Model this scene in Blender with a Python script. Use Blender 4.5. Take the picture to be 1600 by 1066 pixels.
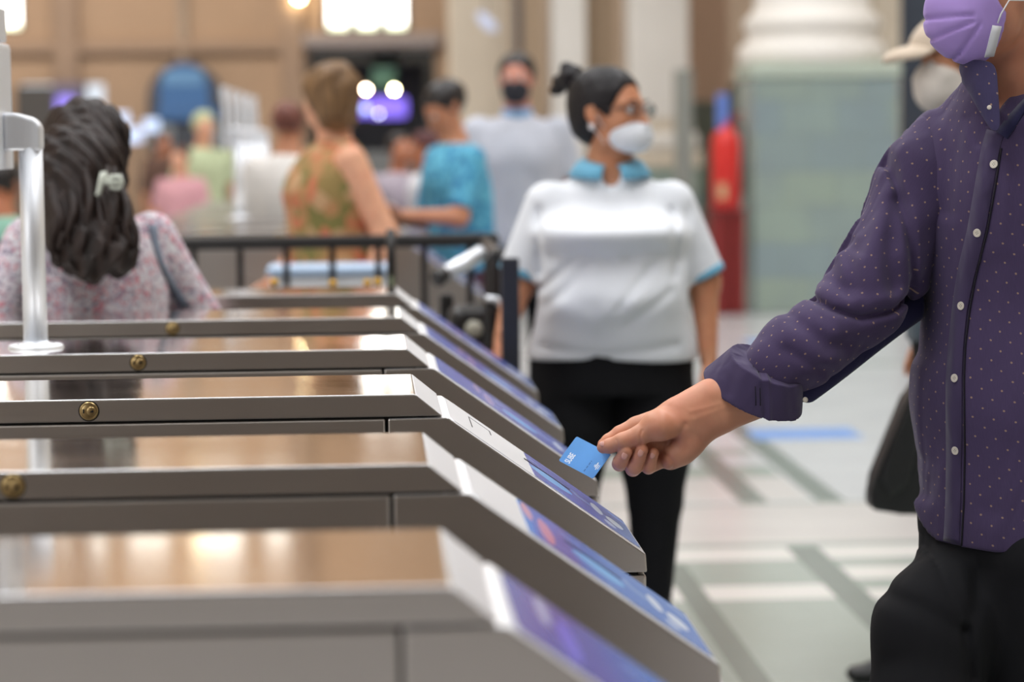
import bpy, bmesh, math, random
import numpy as np
from mathutils import Vector, Matrix
from mathutils.bvhtree import BVHTree

for o in list(bpy.data.objects):
    bpy.data.objects.remove(o, do_unlink=True)
SC = bpy.context.scene
COL = SC.collection
random.seed(7)
rng = np.random.default_rng(11)

# ------------------------------------------------------------------ camera
FPX, CX, CY, H = 3778.0, 800.0, 533.0, 1.43      # focal length in pixels of a 1600 px frame, eye height
def _cam():
    d = np.array([(574 - CX) / FPX, -(213 - CY) / FPX, -1.0]); d /= np.linalg.norm(d)
    h = np.array([1, 0.0108, 0.0])
    up = np.cross(h, d); up /= np.linalg.norm(up)
    if up[1] < 0: up = -up
    return np.array([np.cross(d, up), d, up])
CM = _cam()
cam_data = bpy.data.cameras.new('camera')
cam = bpy.data.objects.new('camera', cam_data); COL.objects.link(cam)
cam.matrix_world = Matrix.Translation((0, 0, H)) @ Matrix(CM.tolist()).to_4x4()
cam_data.sensor_width = 36.0
cam_data.lens = FPX * 36.0 / 1600.0
cam_data.clip_start = 0.05; cam_data.clip_end = 300
cam_data.dof.use_dof = True
cam_data.dof.focus_distance = 3.68
cam_data.dof.aperture_fstop = 2.8
SC.camera = cam

def _ray(px, py):
    return CM @ np.array([(px - CX) / FPX, -(py - CY) / FPX, -1.0])
def U(px, py, Y):
    """the point of the hall at depth Y seen at a pixel of the photograph"""
    r = _ray(px, py); r = r * Y / r[1]
    return Vector((r[0], r[1], r[2] + H))
def UZ(px, py, Z=0.0):
    r = _ray(px, py); r = r * (Z - H) / r[2]
    return Vector((r[0], r[1], r[2] + H))

# ------------------------------------------------------------------ world, lights, exposure
SC.render.engine = 'CYCLES'
SC.cycles.use_denoising = True
SC.cycles.max_bounces = 7
SC.cycles.diffuse_bounces = 3
SC.cycles.glossy_bounces = 5
SC.cycles.transmission_bounces = 6
SC.cycles.caustics_reflective = False
SC.cycles.caustics_refractive = False
SC.cycles.sample_clamp_indirect = 6.0
vs = SC.view_settings
vs.view_transform = 'Standard'; vs.look = 'None'; vs.gamma = 1.0; vs.use_curve_mapping = False
vs.exposure = 0.0
SC.display_settings.display_device = 'sRGB'

world = bpy.data.worlds.new('hall_daylight'); SC.world = world
world.use_nodes = True
bg = world.node_tree.nodes['Background']
bg.inputs['Color'].default_value = (0.86, 0.92, 1.0, 1)
bg.inputs['Strength'].default_value = 1.0

def area(name, loc, size, target, power, color=(1, 1, 1)):
    l = bpy.data.lights.new(name, 'AREA'); l.shape = 'RECTANGLE'
    l.size, l.size_y = size; l.energy = power; l.color = color
    o = bpy.data.objects.new(name, l); COL.objects.link(o); o.location = loc
    d = Vector(target) - Vector(loc)
    o.rotation_euler = d.to_track_quat('-Z', 'Y').to_euler()
    return o
# daylight falling through the glazed roof strips
area('roof_daylight', (-4.0, 9.0, 11.6), (3.0, 25), (-4.0, 9.01, 0), 1400, (0.95, 0.97, 1.0))
area('roof_daylight', (4.5, 9.0, 11.6), (3.0, 24), (4.5, 9.01, 0), 1300, (0.95, 0.97, 1.0))
area('wall_fill_light', (-2.0, 25.0, 11.0), (16, 4), (-2.0, 36.0, 5.5), 1900, (1.0, 0.92, 0.80))  # added fill, brightens the upper far wall that the gate tops mirror
area('front_left_key', (-9.0, -4.0, 5.0), (7, 6), (0.5, 5.0, 1.0), 420, (0.96, 0.98, 1.0))  # added key light out of frame, no opening behind it
# ------------------------------------------------------------------ materials
MATS = {}
def srgb(r, g, b):
    f = lambda c: (c / 255 / 12.92) if c / 255 <= 0.04045 else ((c / 255 + 0.055) / 1.055) ** 2.4
    return (f(r), f(g), f(b), 1.0)
class NT:
    def __init__(s, m): s.t = m.node_tree; s.n = s.t.nodes; s.l = s.t.links; s.b = s.n['Principled BSDF']
    def add(s, typ, **k):
        n = s.n.new(typ)
        for a, v in k.items(): setattr(n, a, v)
        return n
    def link(s, a, b): s.l.new(a, b)
    def math(s, op, a, b=None, c=None):
        n = s.n.new('ShaderNodeMath'); n.operation = op
        for i, v in enumerate((a, b, c)):
            if v is None: continue
            if isinstance(v, (int, float)): n.inputs[i].default_value = v
            else: s.l.new(v, n.inputs[i])
        return n.outputs[0]
    def mix(s, f, a, b):
        n = s.n.new('ShaderNodeMix'); n.data_type = 'RGBA'
        for key, v in ((0, f), (6, a), (7, b)):
            if isinstance(v, (int, float)): n.inputs[key].default_value = v
            elif isinstance(v, tuple): n.inputs[key].default_value = v
            else: s.l.new(v, n.inputs[key])
        return n.outputs[2]
    def noise(s, scale, detail=3, vec=None, rough=0.5, dist=0.0):
        n = s.n.new('ShaderNodeTexNoise'); n.inputs['Scale'].default_value = scale
        n.inputs['Detail'].default_value = detail; n.inputs['Roughness'].default_value = rough
        n.inputs['Distortion'].default_value = dist
        if vec is not None: s.l.new(vec, n.inputs['Vector'])
        return n
    def coord(s, which='Object', scale=None, rot=None):
        c = s.n.new('ShaderNodeTexCoord')
        if scale is None and rot is None: return c.outputs[which]
        m = s.n.new('ShaderNodeMapping'); s.l.new(c.outputs[which], m.inputs[0])
        if scale is not None: m.inputs['Scale'].default_value = scale
        if rot is not None: m.inputs['Rotation'].default_value = rot
        return m.outputs[0]
    def ramp(s, fac, stops, interp='LINEAR'):
        n = s.n.new('ShaderNodeValToRGB'); n.color_ramp.interpolation = interp
        e = n.color_ramp.elements
        while len(e) < len(stops): e.new(0.5)
        for i, (p, c) in enumerate(stops): e[i].position = p; e[i].color = c
        s.l.new(fac, n.inputs[0]); return n.outputs[0]
    def bump(s, h, strength, dist=0.01):
        n = s.n.new('ShaderNodeBump'); n.inputs['Strength'].default_value = strength
        n.inputs['Distance'].default_value = dist; s.l.new(h, n.inputs['Height'])
        s.l.new(n.outputs[0], s.b.inputs['Normal'])
def mat(name, col, rough=0.6, metal=0.0, spec=0.5, var=0.0, vscale=8.0, bump=0.0, bscale=60.0, sheen=0.0, sss=0.0, emit=None, es=0.0):
    if name in MATS: return MATS[name]
    m = bpy.data.materials.new(name); m.use_nodes = True; n = NT(m); MATS[name] = m
    b = n.b
    b.inputs['Base Color'].default_value = col; b.inputs['Roughness'].default_value = rough
    b.inputs['Metallic'].default_value = metal; b.inputs['Specular IOR Level'].default_value = spec
    if sheen: b.inputs['Sheen Weight'].default_value = sheen; b.inputs['Sheen Roughness'].default_value = 0.5
    if sss:
        b.inputs['Subsurface Weight'].default_value = sss
        b.inputs['Subsurface Radius'].default_value = (0.012, 0.005, 0.003); b.inputs['Subsurface Scale'].default_value = 1.0
    if emit: b.inputs['Emission Color'].default_value = emit; b.inputs['Emission Strength'].default_value = es
    co = n.coord('Object')
    nz = n.noise(vscale, 4, co)
    v = var if var else 0.04
    lo = tuple(max(0, c * (1 - v)) for c in col[:3]) + (1,); hi = tuple(min(1, c * (1 + v)) for c in col[:3]) + (1,)
    n.link(n.ramp(nz.outputs[0], [(0.3, lo), (0.7, hi)]), b.inputs['Base Color'])
    if bump:
        n.bump(n.noise(bscale, 4, co).outputs[0], bump, 0.004)
    return m
def cloth(name, col, var=0.10, fold=0.35, fscale=7.0, rough=0.85, weave=0.15, sheen=0.15):
    """woven cloth: soft creases from stretched noise and a fine weave"""
    if name in MATS: return MATS[name]
    m = mat(name, col, rough, 0, 0.2, var=var, vscale=5, sheen=sheen if max(col[:3]) > .03 else 0); n = NT(m)
    f = n.noise(fscale, 2, n.coord('Object', (1.0, 1.0, 0.45)), 0.45, 0.6)
    w = n.noise(420, 1, n.coord('Object'))
    h = n.math('ADD', n.math('MULTIPLY', f.outputs[0], 1.0), n.math('MULTIPLY', w.outputs[0], weave * 0.02))
    n.bump(h, fold, 0.05)
    return m
def steel(name, col=(0.62, 0.60, 0.58, 1), rough=0.3, streak=(1.5, 260, 260), aniso=0.0, bumpy=0.05):
    if name in MATS: return MATS[name]
    m = bpy.data.materials.new(name); m.use_nodes = True; n = NT(m); MATS[name] = m; b = n.b
    b.inputs['Metallic'].default_value = 1.0; b.inputs['Base Color'].default_value = col
    co = n.coord('Object', streak); nz = n.noise(1.0, 3, co)
    smudge = n.noise(7.0, 4, n.coord('Object'))
    r = n.math('ADD', n.math('MULTIPLY', nz.outputs[0], 0.10), n.math('MULTIPLY', smudge.outputs[0], 0.08))
    n.link(n.math('ADD', r, rough - 0.09), b.inputs['Roughness'])
    n.bump(nz.outputs[0], bumpy, 0.0006)
    return m
def skin(name, col):
    if name in MATS: return MATS[name]
    m = mat(name, col, 0.5, 0, 0.4, var=0.10, vscale=26, sss=0.12); n = NT(m)
    src = n.b.inputs['Base Color'].links[0].from_socket; bl = n.noise(22, 3, n.coord('Object'), dist=.5)
    n.link(n.mix(n.math('MULTIPLY', n.math('SUBTRACT', bl.outputs[0], .38), 1.1), src, (min(1, col[0] * 1.02), col[1] * .72, col[2] * .70, 1)), n.b.inputs['Base Color'])
    a = n.noise(900, 2, n.coord('Object')); c = n.noise(90, 3, n.coord('Object'))
    n.bump(n.math('ADD', n.math('MULTIPLY', a.outputs[0], 0.25), c.outputs[0]), 0.12, 0.002)
    return m

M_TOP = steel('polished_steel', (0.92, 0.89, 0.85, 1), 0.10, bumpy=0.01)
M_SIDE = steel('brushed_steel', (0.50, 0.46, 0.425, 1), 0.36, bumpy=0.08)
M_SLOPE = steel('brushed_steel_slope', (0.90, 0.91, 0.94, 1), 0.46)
M_DARK = mat('dark_gap', srgb(22, 18, 18), 0.8)
M_TUBE = steel('satin_aluminium', (0.84, 0.86, 0.90, 1), 0.55, streak=(200, 200, 3), bumpy=0.02)
M_BRASS = mat('brass', srgb(190, 164, 116), 0.32, 1.0, var=0.12, vscale=90)
M_BLACKMETAL = mat('black_painted_metal', srgb(38, 36, 36), 0.35, 0, 0.5)
M_WHITE = mat('white_plastic', srgb(232, 232, 234), 0.5)
M_BLACKGLASS = mat('black_glass', srgb(18, 18, 22), 0.08)

# ------------------------------------------------------------------ mesh tools
def link_obj(name, me, mats=None, parent=None, smooth=False):
    o = bpy.data.objects.new(name, me); COL.objects.link(o)
    for m in (mats if isinstance(mats, (list, tuple)) else [mats] if mats else []): me.materials.append(m)
    if smooth:
        me.polygons.foreach_set('use_smooth', [True] * len(me.polygons))
    if parent is not None: o.parent = parent
    return o
def thing(name, label, cat, loc=(0, 0, 0), group=None):
    o = bpy.data.objects.new(name, None); COL.objects.link(o); o.location = loc
    o.empty_display_size = 0.1
    return tag(o, label, cat, group)
def tag(o, label, cat, group=None):
    o['label'] = label; o['category'] = cat
    if group: o['group'] = group
    return o
def struct(o): o['kind'] = 'structure'; return o
def bm_obj(name, bm, mats, parent=None, smooth=False, loc=None):
    bmesh.ops.recalc_face_normals(bm, faces=bm.faces)
    me = bpy.data.meshes.new(name); bm.to_mesh(me); bm.free()
    o = link_obj(name, me, mats, parent, smooth)
    if loc is not None: o.location = loc
    return o
def add_box(bm, a, b, bev=0.0, mi=0, seg=2):
    x0, y0, z0 = a; x1, y1, z1 = b
    vs_ = [bm.verts.new(p) for p in ((x0,y0,z0),(x1,y0,z0),(x1,y1,z0),(x0,y1,z0),(x0,y0,z1),(x1,y0,z1),(x1,y1,z1),(x0,y1,z1))]
    fs = [bm.faces.new([vs_[i] for i in q]) for q in ((0,3,2,1),(4,5,6,7),(0,1,5,4),(1,2,6,5),(2,3,7,6),(3,0,4,7))]
    for f in fs: f.material_index = mi
    if bev:
        es = list({e for f in fs for e in f.edges})
        r = bmesh.ops.bevel(bm, geom=es, offset=bev, segments=seg, affect='EDGES', profile=0.5)
        for f in r['faces']: f.material_index = mi
    return vs_
def add_prism(bm, pts, y0, y1, bev=0.0, mi=0, axis='y', seg=2):
    """polygon in XZ (or XY, YZ) pulled along the remaining axis"""
    def P(p, t):
        return (p[0], t, p[1]) if axis == 'y' else ((p[0], p[1], t) if axis == 'z' else (t, p[0], p[1]))
    A = [bm.verts.new(P(p, y0)) for p in pts]; B = [bm.verts.new(P(p, y1)) for p in pts]
    fs = [bm.faces.new(A), bm.faces.new(B[::-1])]
    n = len(pts)
    for i in range(n): fs.append(bm.faces.new((A[i], B[i], B[(i + 1) % n], A[(i + 1) % n])))
    for f in fs: f.material_index = mi
    if bev:
        es = list({e for f in fs for e in f.edges})
        r = bmesh.ops.bevel(bm, geom=es, offset=bev, segments=seg, affect='EDGES', profile=0.5)
        for f in r['faces']: f.material_index = mi
    return fs
def add_cyl(bm, a, b, r0, r1=None, n=24, mi=0, cap=True):
    a = Vector(a); b = Vector(b); r1 = r0 if r1 is None else r1
    d = (b - a).normalized(); u = d.orthogonal().normalized(); v = d.cross(u)
    A, B = [], []
    for i in range(n):
        t = 2 * math.pi * i / n; w = u * math.cos(t) + v * math.sin(t)
        A.append(bm.verts.new(a + w * r0)); B.append(bm.verts.new(b + w * r1))
    for i in range(n):
        f = bm.faces.new((A[i], A[(i + 1) % n], B[(i + 1) % n], B[i])); f.smooth = True; f.material_index = mi
    if cap:
        for f in (bm.faces.new(A[::-1]), bm.faces.new(B)): f.material_index = mi
def add_lathe(bm, c, prof, n=32, mi=0, axis=(0, 0, 1)):
    c = Vector(c); ax = Vector(axis).normalized(); u = ax.orthogonal().normalized(); v = ax.cross(u)
    rings = []
    for r, z in prof:
        rings.append([bm.verts.new(c + ax * z + (u * math.cos(2*math.pi*i/n) + v * math.sin(2*math.pi*i/n)) * max(r, 1e-4)) for i in range(n)])
    for k in range(len(rings) - 1):
        for i in range(n):
            f = bm.faces.new((rings[k][i], rings[k][(i+1) % n], rings[k+1][(i+1) % n], rings[k+1][i])); f.smooth = True; f.material_index = mi
    for q, rv in ((rings[0], True), (rings[-1], False)):
        f = bm.faces.new(q[::-1] if rv else q); f.material_index = mi
def add_ball(bm, c, r, mi=0, seg=16, rings=10):
    """ellipsoid; r a number or three radii"""
    r = (r, r, r) if isinstance(r, (int, float)) else r
    res = bmesh.ops.create_uvsphere(bm, u_segments=seg, v_segments=rings, radius=1.0, matrix=Matrix.Translation(Vector(c)) @ Matrix.Diagonal((*r, 1)))
    for v in res['verts']:
        for f in v.link_faces: f.material_index = mi; f.smooth = True
def add_tube(bm, pts, r, n=10, mi=0):
    pts = [Vector(p) for p in pts]; rs = r if isinstance(r, (list, tuple)) else [r] * len(pts)
    rings = []; u = None
    for i, p in enumerate(pts):
        d = (pts[min(i+1, len(pts)-1)] - pts[max(i-1, 0)]).normalized()
        u = d.orthogonal().normalized() if u is None else (u - d * u.dot(d)).normalized()
        v = d.cross(u)
        rings.append([bm.verts.new(p + (u*math.cos(2*math.pi*k/n) + v*math.sin(2*math.pi*k/n)) * rs[i]) for k in range(n)])
    for k in range(len(rings)-1):
        for i in range(n):
            f = bm.faces.new((rings[k][i], rings[k][(i+1) % n], rings[k+1][(i+1) % n], rings[k+1][i])); f.smooth = True; f.material_index = mi
    for f in (bm.faces.new(rings[0][::-1]), bm.faces.new(rings[-1])): f.material_index = mi
def box_obj(name, a, b, m, parent=None, bev=0.0, loc=None):
    bm = bmesh.new(); add_box(bm, a, b, bev); return bm_obj(name, bm, m, parent, loc=loc)
def copy_tree(o, parent=None):
    c = o.copy(); COL.objects.link(c)
    if parent is not None: c.parent = parent
    for ch in list(o.children): copy_tree(ch, c)
    return c
# ------------------------------------------------------------------ the hall
HX0, HX1, HY0, HY1, HZ = -13.0, 13.0, -12.0, 36.0, 12.0
M_TAN = mat('tan_plaster', srgb(184, 156, 132), 0.85, var=0.08, vscale=0.5, bump=0.1, bscale=6)
M_TAN2 = mat('tan_moulding', srgb(168, 144, 126), 0.85, var=0.06, vscale=1.0)
M_CREAM = mat('cream_stone', srgb(214, 200, 180), 0.7, var=0.07, vscale=1.2)
M_CREAM2 = mat('pale_stone', srgb(226, 220, 212), 0.6, var=0.05, vscale=1.5)
M_BROWN = mat('brown_stone', srgb(170, 152, 136), 0.8, var=0.10, vscale=0.8)
def tile_mat(name, cols, scale=(1, 1, 1), rough=0.25):
    m = bpy.data.materials.new(name); m.use_nodes = True; n = NT(m); MATS[name] = m
    br = n.add('ShaderNodeTexBrick'); br.inputs['Scale'].default_value = 1.0
    br.inputs['Brick Width'].default_value = 0.42; br.inputs['Row Height'].default_value = 0.28; br.inputs['Mortar Size'].default_value = 0.004
    br.inputs['Color1'].default_value = cols[0]; br.inputs['Color2'].default_value = cols[1]; br.inputs['Mortar'].default_value = cols[2]; br.inputs['Bias'].default_value = 0.0
    c = n.coord('Object'); sp = n.add('ShaderNodeSeparateXYZ'); n.link(c, sp.inputs[0])
    cb = n.add('ShaderNodeCombineXYZ'); n.link(n.math('ADD', sp.outputs[0], sp.outputs[1]), cb.inputs[0]); n.link(sp.outputs[2], cb.inputs[1])
    n.link(cb.outputs[0], br.inputs['Vector'])
    nz = n.noise(1.7, 4, c, dist=0.8)
    n.link(n.mix(n.math('MULTIPLY', n.math('SUBTRACT', nz.outputs[0], 0.35), 1.3), br.outputs[0], cols[3]), n.b.inputs['Base Color'])
    n.b.inputs['Roughness'].default_value = rough
    return m
M_GREEN = tile_mat('green_glazed_tile', (srgb(152, 166, 150), srgb(138, 154, 156), srgb(128, 140, 130), srgb(124, 134, 142)))
M_DGREEN = tile_mat('dark_green_tile', (srgb(104, 112, 100), srgb(94, 100, 92), srgb(80, 84, 78), srgb(112, 114, 108)))

# floor: one slab of polished tiles with inlaid bands, laid out on the hall's own axes
def marble(name, col, rough=0.16, var=0.06):
    m = mat(name, col, rough, 0, 0.5, var=var, vscale=2.2); n = NT(m)
    n.bump(n.noise(1.2, 2, n.coord('Object')).outputs[0], 0.05, 0.01); return m
fl = [marble('pale_floor_tile', srgb(196, 196, 197), 0.2), marble('green_floor_band', srgb(116, 124, 118), 0.22), marble('sage_floor_tile', srgb(154, 162, 154), 0.2),
      marble('white_floor_bar', srgb(214, 209, 204), 0.2), marble('beige_floor_tile', srgb(200, 194, 190), 0.2), marble('blue_floor_mark', srgb(104, 146, 208), 0.35)]
INLAY = [  # x0, x1, y0, y1, tile: painted in order
    (0.9, 13, 2, 9.2, 2),
    (1.52, 13, 6.0, 8.2, 2),
    (0.2, 13, 8.28, 9.15, 4),
    (0.3, 1.44, 7.95, 8.2, 3), (0.3, 1.44, 7.27, 7.5, 3),
    (1.52, 2.4, 7.95, 8.2, 3), (1.52, 2.4, 7.58, 7.8, 3), (1.52, 2.4, 7.24, 7.40, 3),
    (0.8, 1.7, 9.25, 9.9, 4), (0.8, 1.7, 9.9, 10.25, 2), (0.8, 1.7, 10.6, 10.8, 2), 
    (0.95, 1.03, 2, 7.9, 1), (1.42, 1.53, 6.3, 8.22, 1), (1.42, 1.53, 9.2, 12.2, 1), (1.72, 1.83, 9.2, 13.0, 1),
    (2.5, 2.6, 2, 8.2, 1), (1.0, 13, 8.2, 8.28, 2),
    (1.79, 2.30, 11.1, 11.5, 5), (2.55, 3.2, 16.0, 16.5, 5),
    (1.5, 13, 14.6, 14.75, 2), (0, 13, 18.0, 18.15, 2),
]
xs = sorted({HX0, HX1} | {v for r in INLAY for v in r[:2]}); ys = sorted({HY0, HY1} | {v for r in INLAY for v in r[2:4]})
bm = bmesh.new(); gv = {}
for i, x in enumerate(xs):
    for j, y in enumerate(ys): gv[i, j] = bm.verts.new((x, y, 0))
for i in range(len(xs) - 1):
    for j in range(len(ys) - 1):
        f = bm.faces.new((gv[i, j], gv[i+1, j], gv[i+1, j+1], gv[i, j+1]))
        cx_, cy_ = (xs[i]+xs[i+1])/2, (ys[j]+ys[j+1])/2; k = 0
        for r in INLAY:
            if r[0] < cx_ < r[1] and r[2] < cy_ < r[3]: k = r[4]
        f.material_index = k
struct(bm_obj('floor', bm, fl))
def wall(name, a, b, m): return struct(box_obj(name, a, b, m))
# far wall, with openings left for its windows
WIN = [(-0.62, 0.66, 2.97, 4.4), (-7.2, -5.0, 3.02, 4.2), (-4.75, -3.95, 6.25, 6.75), (-3.75, -3.0, 6.25, 6.7), (-2.8, -1.9, 6.25, 6.8), (-1.7, -1.2, 6.25, 6.7)]
def wall_with_holes(name, x0, x1, z0, z1, y0, y1, holes, m):
    bm = bmesh.new()
    X = sorted({x0, x1} | {h[0] for h in holes} | {h[1] for h in holes}); Z = sorted({z0, z1} | {h[2] for h in holes} | {h[3] for h in holes})
    for i in range(len(X)-1):
        for j in range(len(Z)-1):
            cx_, cz_ = (X[i]+X[i+1])/2, (Z[j]+Z[j+1])/2
            if any(h[0] < cx_ < h[1] and h[2] < cz_ < h[3] for h in holes): continue
            add_box(bm, (X[i], y0, Z[j]), (X[i+1], y1, Z[j+1]))
    bmesh.ops.remove_doubles(bm, verts=bm.verts, dist=1e-5)
    return struct(bm_obj(name, bm, m))
DOORS = [(-0.86, 1.01, 0, 2.72), (-5.1, -3.85, 0, 2.25), (-3.17, -2.1, 0, 2.0)]
wall_with_holes('wall_back', HX0, HX1, 0, HZ, HY1, HY1 + 0.4, WIN + DOORS, M_TAN)
wall('wall_left', (HX0 - 0.3, HY0, 0), (HX0, HY1, HZ), M_CREAM)
wall('wall_right', (HX1, HY0, 0), (HX1 + 0.3, HY1, HZ), M_CREAM)
wall('wall_front', (HX0, HY0 - 0.3, 0), (HX1, HY0, HZ), mat('grey_brown_plaster', srgb(92, 76, 60), 0.85, var=0.12, vscale=0.4))
wall('ceiling', (HX0, HY0, HZ), (HX1, HY1, HZ + 0.3), M_CREAM2)
M_SKYLIT = mat('daylit_glass', (1, 1, 1, 1), 0.2, emit=(1.0, 1.0, 0.96, 1), es=5.0)
M_HIGHLIT = mat('hazy_daylit_glass', (1, 1, 1, 1), 0.2, emit=(1.0, 1.0, 0.98, 1), es=2.6)
M_SKYLIT2 = mat('daylit_green_glass', (1, 1, 1, 1), 0.2, emit=(0.86, 1.0, 0.62, 1), es=2.2)
M_MULLION = mat('window_frame_paint', srgb(120, 110, 104), 0.6)
for k, (x0, x1, z0, z1) in enumerate(WIN):
    w = struct(bpy.data.objects.new('window_%d' % (k + 1), None)); COL.objects.link(w)
    w.location = ((x0 + x1) / 2, HY1 + 0.2, z0)
    hw = (x1 - x0) / 2; hh = z1 - z0; n = 3 if hw > .55 else 1
    for i in range(n):
        a = -hw + 2 * hw * i / n + 0.07; b = -hw + 2 * hw * (i + 1) / n - 0.07
        box_obj('window_pane', (a, 0.02, 0.12), (b, 0.05, hh - 0.05), M_SKYLIT if k < 2 else M_HIGHLIT, w)
        box_obj('window_pane', (a, 0.02, 0.05), (b, 0.05, 0.12), M_SKYLIT2, w)
    bm = bmesh.new()
    for i in range(n + 1):
        x = -hw + 2 * hw * i / n; add_box(bm, (max(-hw, x - 0.07), -0.05, 0), (min(hw, x + 0.07), 0.1, hh))
    add_box(bm, (-hw, -0.05, 0), (hw, 0.1, 0.05)); add_box(bm, (-hw, -0.05, hh - 0.05), (hw, 0.1, hh))
    bm_obj('window_frame', bm, M_MULLION, w)
# glazed roof strips in the ceiling
for k, (x, y, sx, sy) in enumerate([(-4, 9, 3, 25), (4.5, 9, 3, 24)]):
    w = struct(box_obj('window_%d' % (7 + k), (-sx/2, -sy/2, 0), (sx/2, sy/2, 0.04), mat('roof_glass', (1, 1, 1, 1), 0.3, emit=(0.95, 0.98, 1.0, 1), es=1.6), loc=(x, y, HZ - 0.05)))
# mouldings and pilasters on the far wall
trim_i = [0]
def trim(a, b, m, bev=0.0):
    trim_i[0] += 1
    return struct(box_obj('trim_%d' % trim_i[0], a, b, m, bev=bev))
trim((HX0, HY1 - 0.16, 3.03 - 0.35), (-0.95, HY1, 2.85), M_TAN2, 0.02)
trim((HX0, HY1 - 0.10, 0), (-0.95, HY1, 0.35), M_TAN2, 0.02)
trim((-4.55, HY1 - 0.2, 0), (-4.2, HY1, HZ), M_TAN2, 0.02)
trim((-2.75, HY1 - 0.12, 2.45), (-2.6, HY1, 5), M_BROWN, 0.02)
trim((-1.25, HY1 - 0.2, 0), (-0.92, HY1, HZ), M_TAN2, 0.02)
trim((-0.92, HY1 - 0.25, 2.75), (1.1, HY1, 2.93), mat('lavender_sill', srgb(170, 160, 160), 0.7), 0.02)
# side wall that carries the pale pilasters: a deep pier line at Y = 25 .. 28
struct(box_obj('wall_arcade', (1.05, 29.0, 0), (HX1, 29.5, HZ), M_BROWN))
def pier(x0, x1, y, zb, name_m, depth=0.6, base=True, dado=M_GREEN):
    """square pier: tiled dado, moulded stone base, plain shaft"""
    trim_i[0] += 1
    w = struct(bpy.data.objects.new('trim_%d' % trim_i[0], None)); COL.objects.link(w); w.location = ((x0 + x1) / 2, y, 0)
    hw = (x1 - x0) / 2
    box_obj('dado', (-hw, 0, 0), (hw, depth, zb), dado, w, 0.01)
    if base:
        box_obj('plinth', (-hw - .02, -.02, zb), (hw + .02, depth + .02, zb + .16), M_CREAM, w, 0.02)
        box_obj('torus', (-hw, -.0, zb + .16), (hw, depth, zb + .34), M_CREAM2, w, 0.06)
        box_obj('fillet', (-hw + .06, .06, zb + .34), (hw - .06, depth - .06, zb + .46), M_CREAM, w, 0.02)
        box_obj('shaft', (-hw + .09, .09, zb + .46), (hw - .09, depth - .09, HZ), name_m, w, 0.03)
    else:
        box_obj('shaft', (-hw, 0, zb), (hw, depth, HZ), name_m, w, 0.02)
    return w
pier(0.84, 1.46, 24.5, 0.9, M_CREAM, base=False, dado=M_CREAM)
pier(1.50, 1.72, 23.6, 1.15, mat('taupe_stone', srgb(176, 152, 126), 0.8), base=False, dado=M_DGREEN, depth=0.3)
pier(1.80, 2.14, 23.6, 1.15, M_CREAM2, base=False, dado=M_GREEN, depth=0.4)
pier(2.14, 2.46, 24.0, 1.15, mat('taupe_stone', srgb(176, 152, 126), 0.8), base=False, dado=M_GREEN, depth=0.4)
pier(2.44, 3.20, 23.2, 1.10, M_CREAM2, depth=0.7)
pier(3.26, 3.75, 25.0, 1.75, mat('rose_brown_stone', srgb(182, 152, 130), 0.8), base=False, dado=M_DGREEN, depth=0.5)
# wall between the piers, dark green dado
struct(box_obj('wall_recess', (2.9, 26.2, 0), (6.0, 26.5, 1.95), M_DGREEN))
struct(box_obj('trim_90', (2.55, 19.9, 0), (2.68, 20.1, 1.95), mat('grey_pilaster_tile', srgb(140, 140, 132), 0.5)))
# the big round column on its square tiled pedestal
trim_i[0] += 1
w = struct(bpy.data.objects.new('trim_%d' % trim_i[0], None)); COL.objects.link(w); w.location = (3.60, 19.4, 0)
box_obj('pedestal', (-0.58, -0.5, 0), (0.58, 0.30, 1.85), M_GREEN, w, 0.015)
box_obj('pedestal_cap', (-0.60, -0.52, 1.85), (0.60, 0.32, 1.96), mat('pale_green_stone', srgb(176, 186, 172), 0.4), w, 0.02)
bm = bmesh.new()
add_lathe(bm, (0, 0.1, 1.96), [(0.59, 0), (0.60, 0.05), (0.60, 0.12), (0.57, 0.17), (0.53, 0.20), (0.52, 0.25), (0.54, 0.28), (0.56, 0.33), (0.54, 0.38), (0.50, 0.41), (0.47, 0.45), (0.455, 0.6), (0.44, 4), (0.42, 10)], 64)
bm_obj('column_shaft', bm, M_CREAM2, w, False)
struct(box_obj('trim_91', (4.24, 20.2, 0), (4.48, 21.5, HZ), M_CREAM, bev=0.02))
struct(box_obj('wall_porch', (4.52, 21.0, 0), (4.95, 21.4, HZ), mat('dark_blue_grey_panel', srgb(58, 66, 80), 0.6)))
struct(box_obj('trim_92', (4.0, 20.3, 0), (4.2, 20.6, 2.0), M_DGREEN))
# dark slim pole hanging in front of the piers
tag(box_obj('service_pole', (-0.035, -0.035, 0), (0.035, 0.035, 9), mat('dark_pole_paint', srgb(62, 62, 66), 0.5), loc=(1.46, 23.3, 0), bev=0.01),
    'slim dark vertical pole against the pale stone piers', 'pole')
# ------------------------------------------------------------------ ticket gates
GX, GY, GP, GZ, GW = 0.064, 1.994, 0.755, 1.055, 0.30      # corner of the flat top, first gate's near face, pitch, top height, width
def gate_y(k): return GY + (k - 1) * GP
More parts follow.
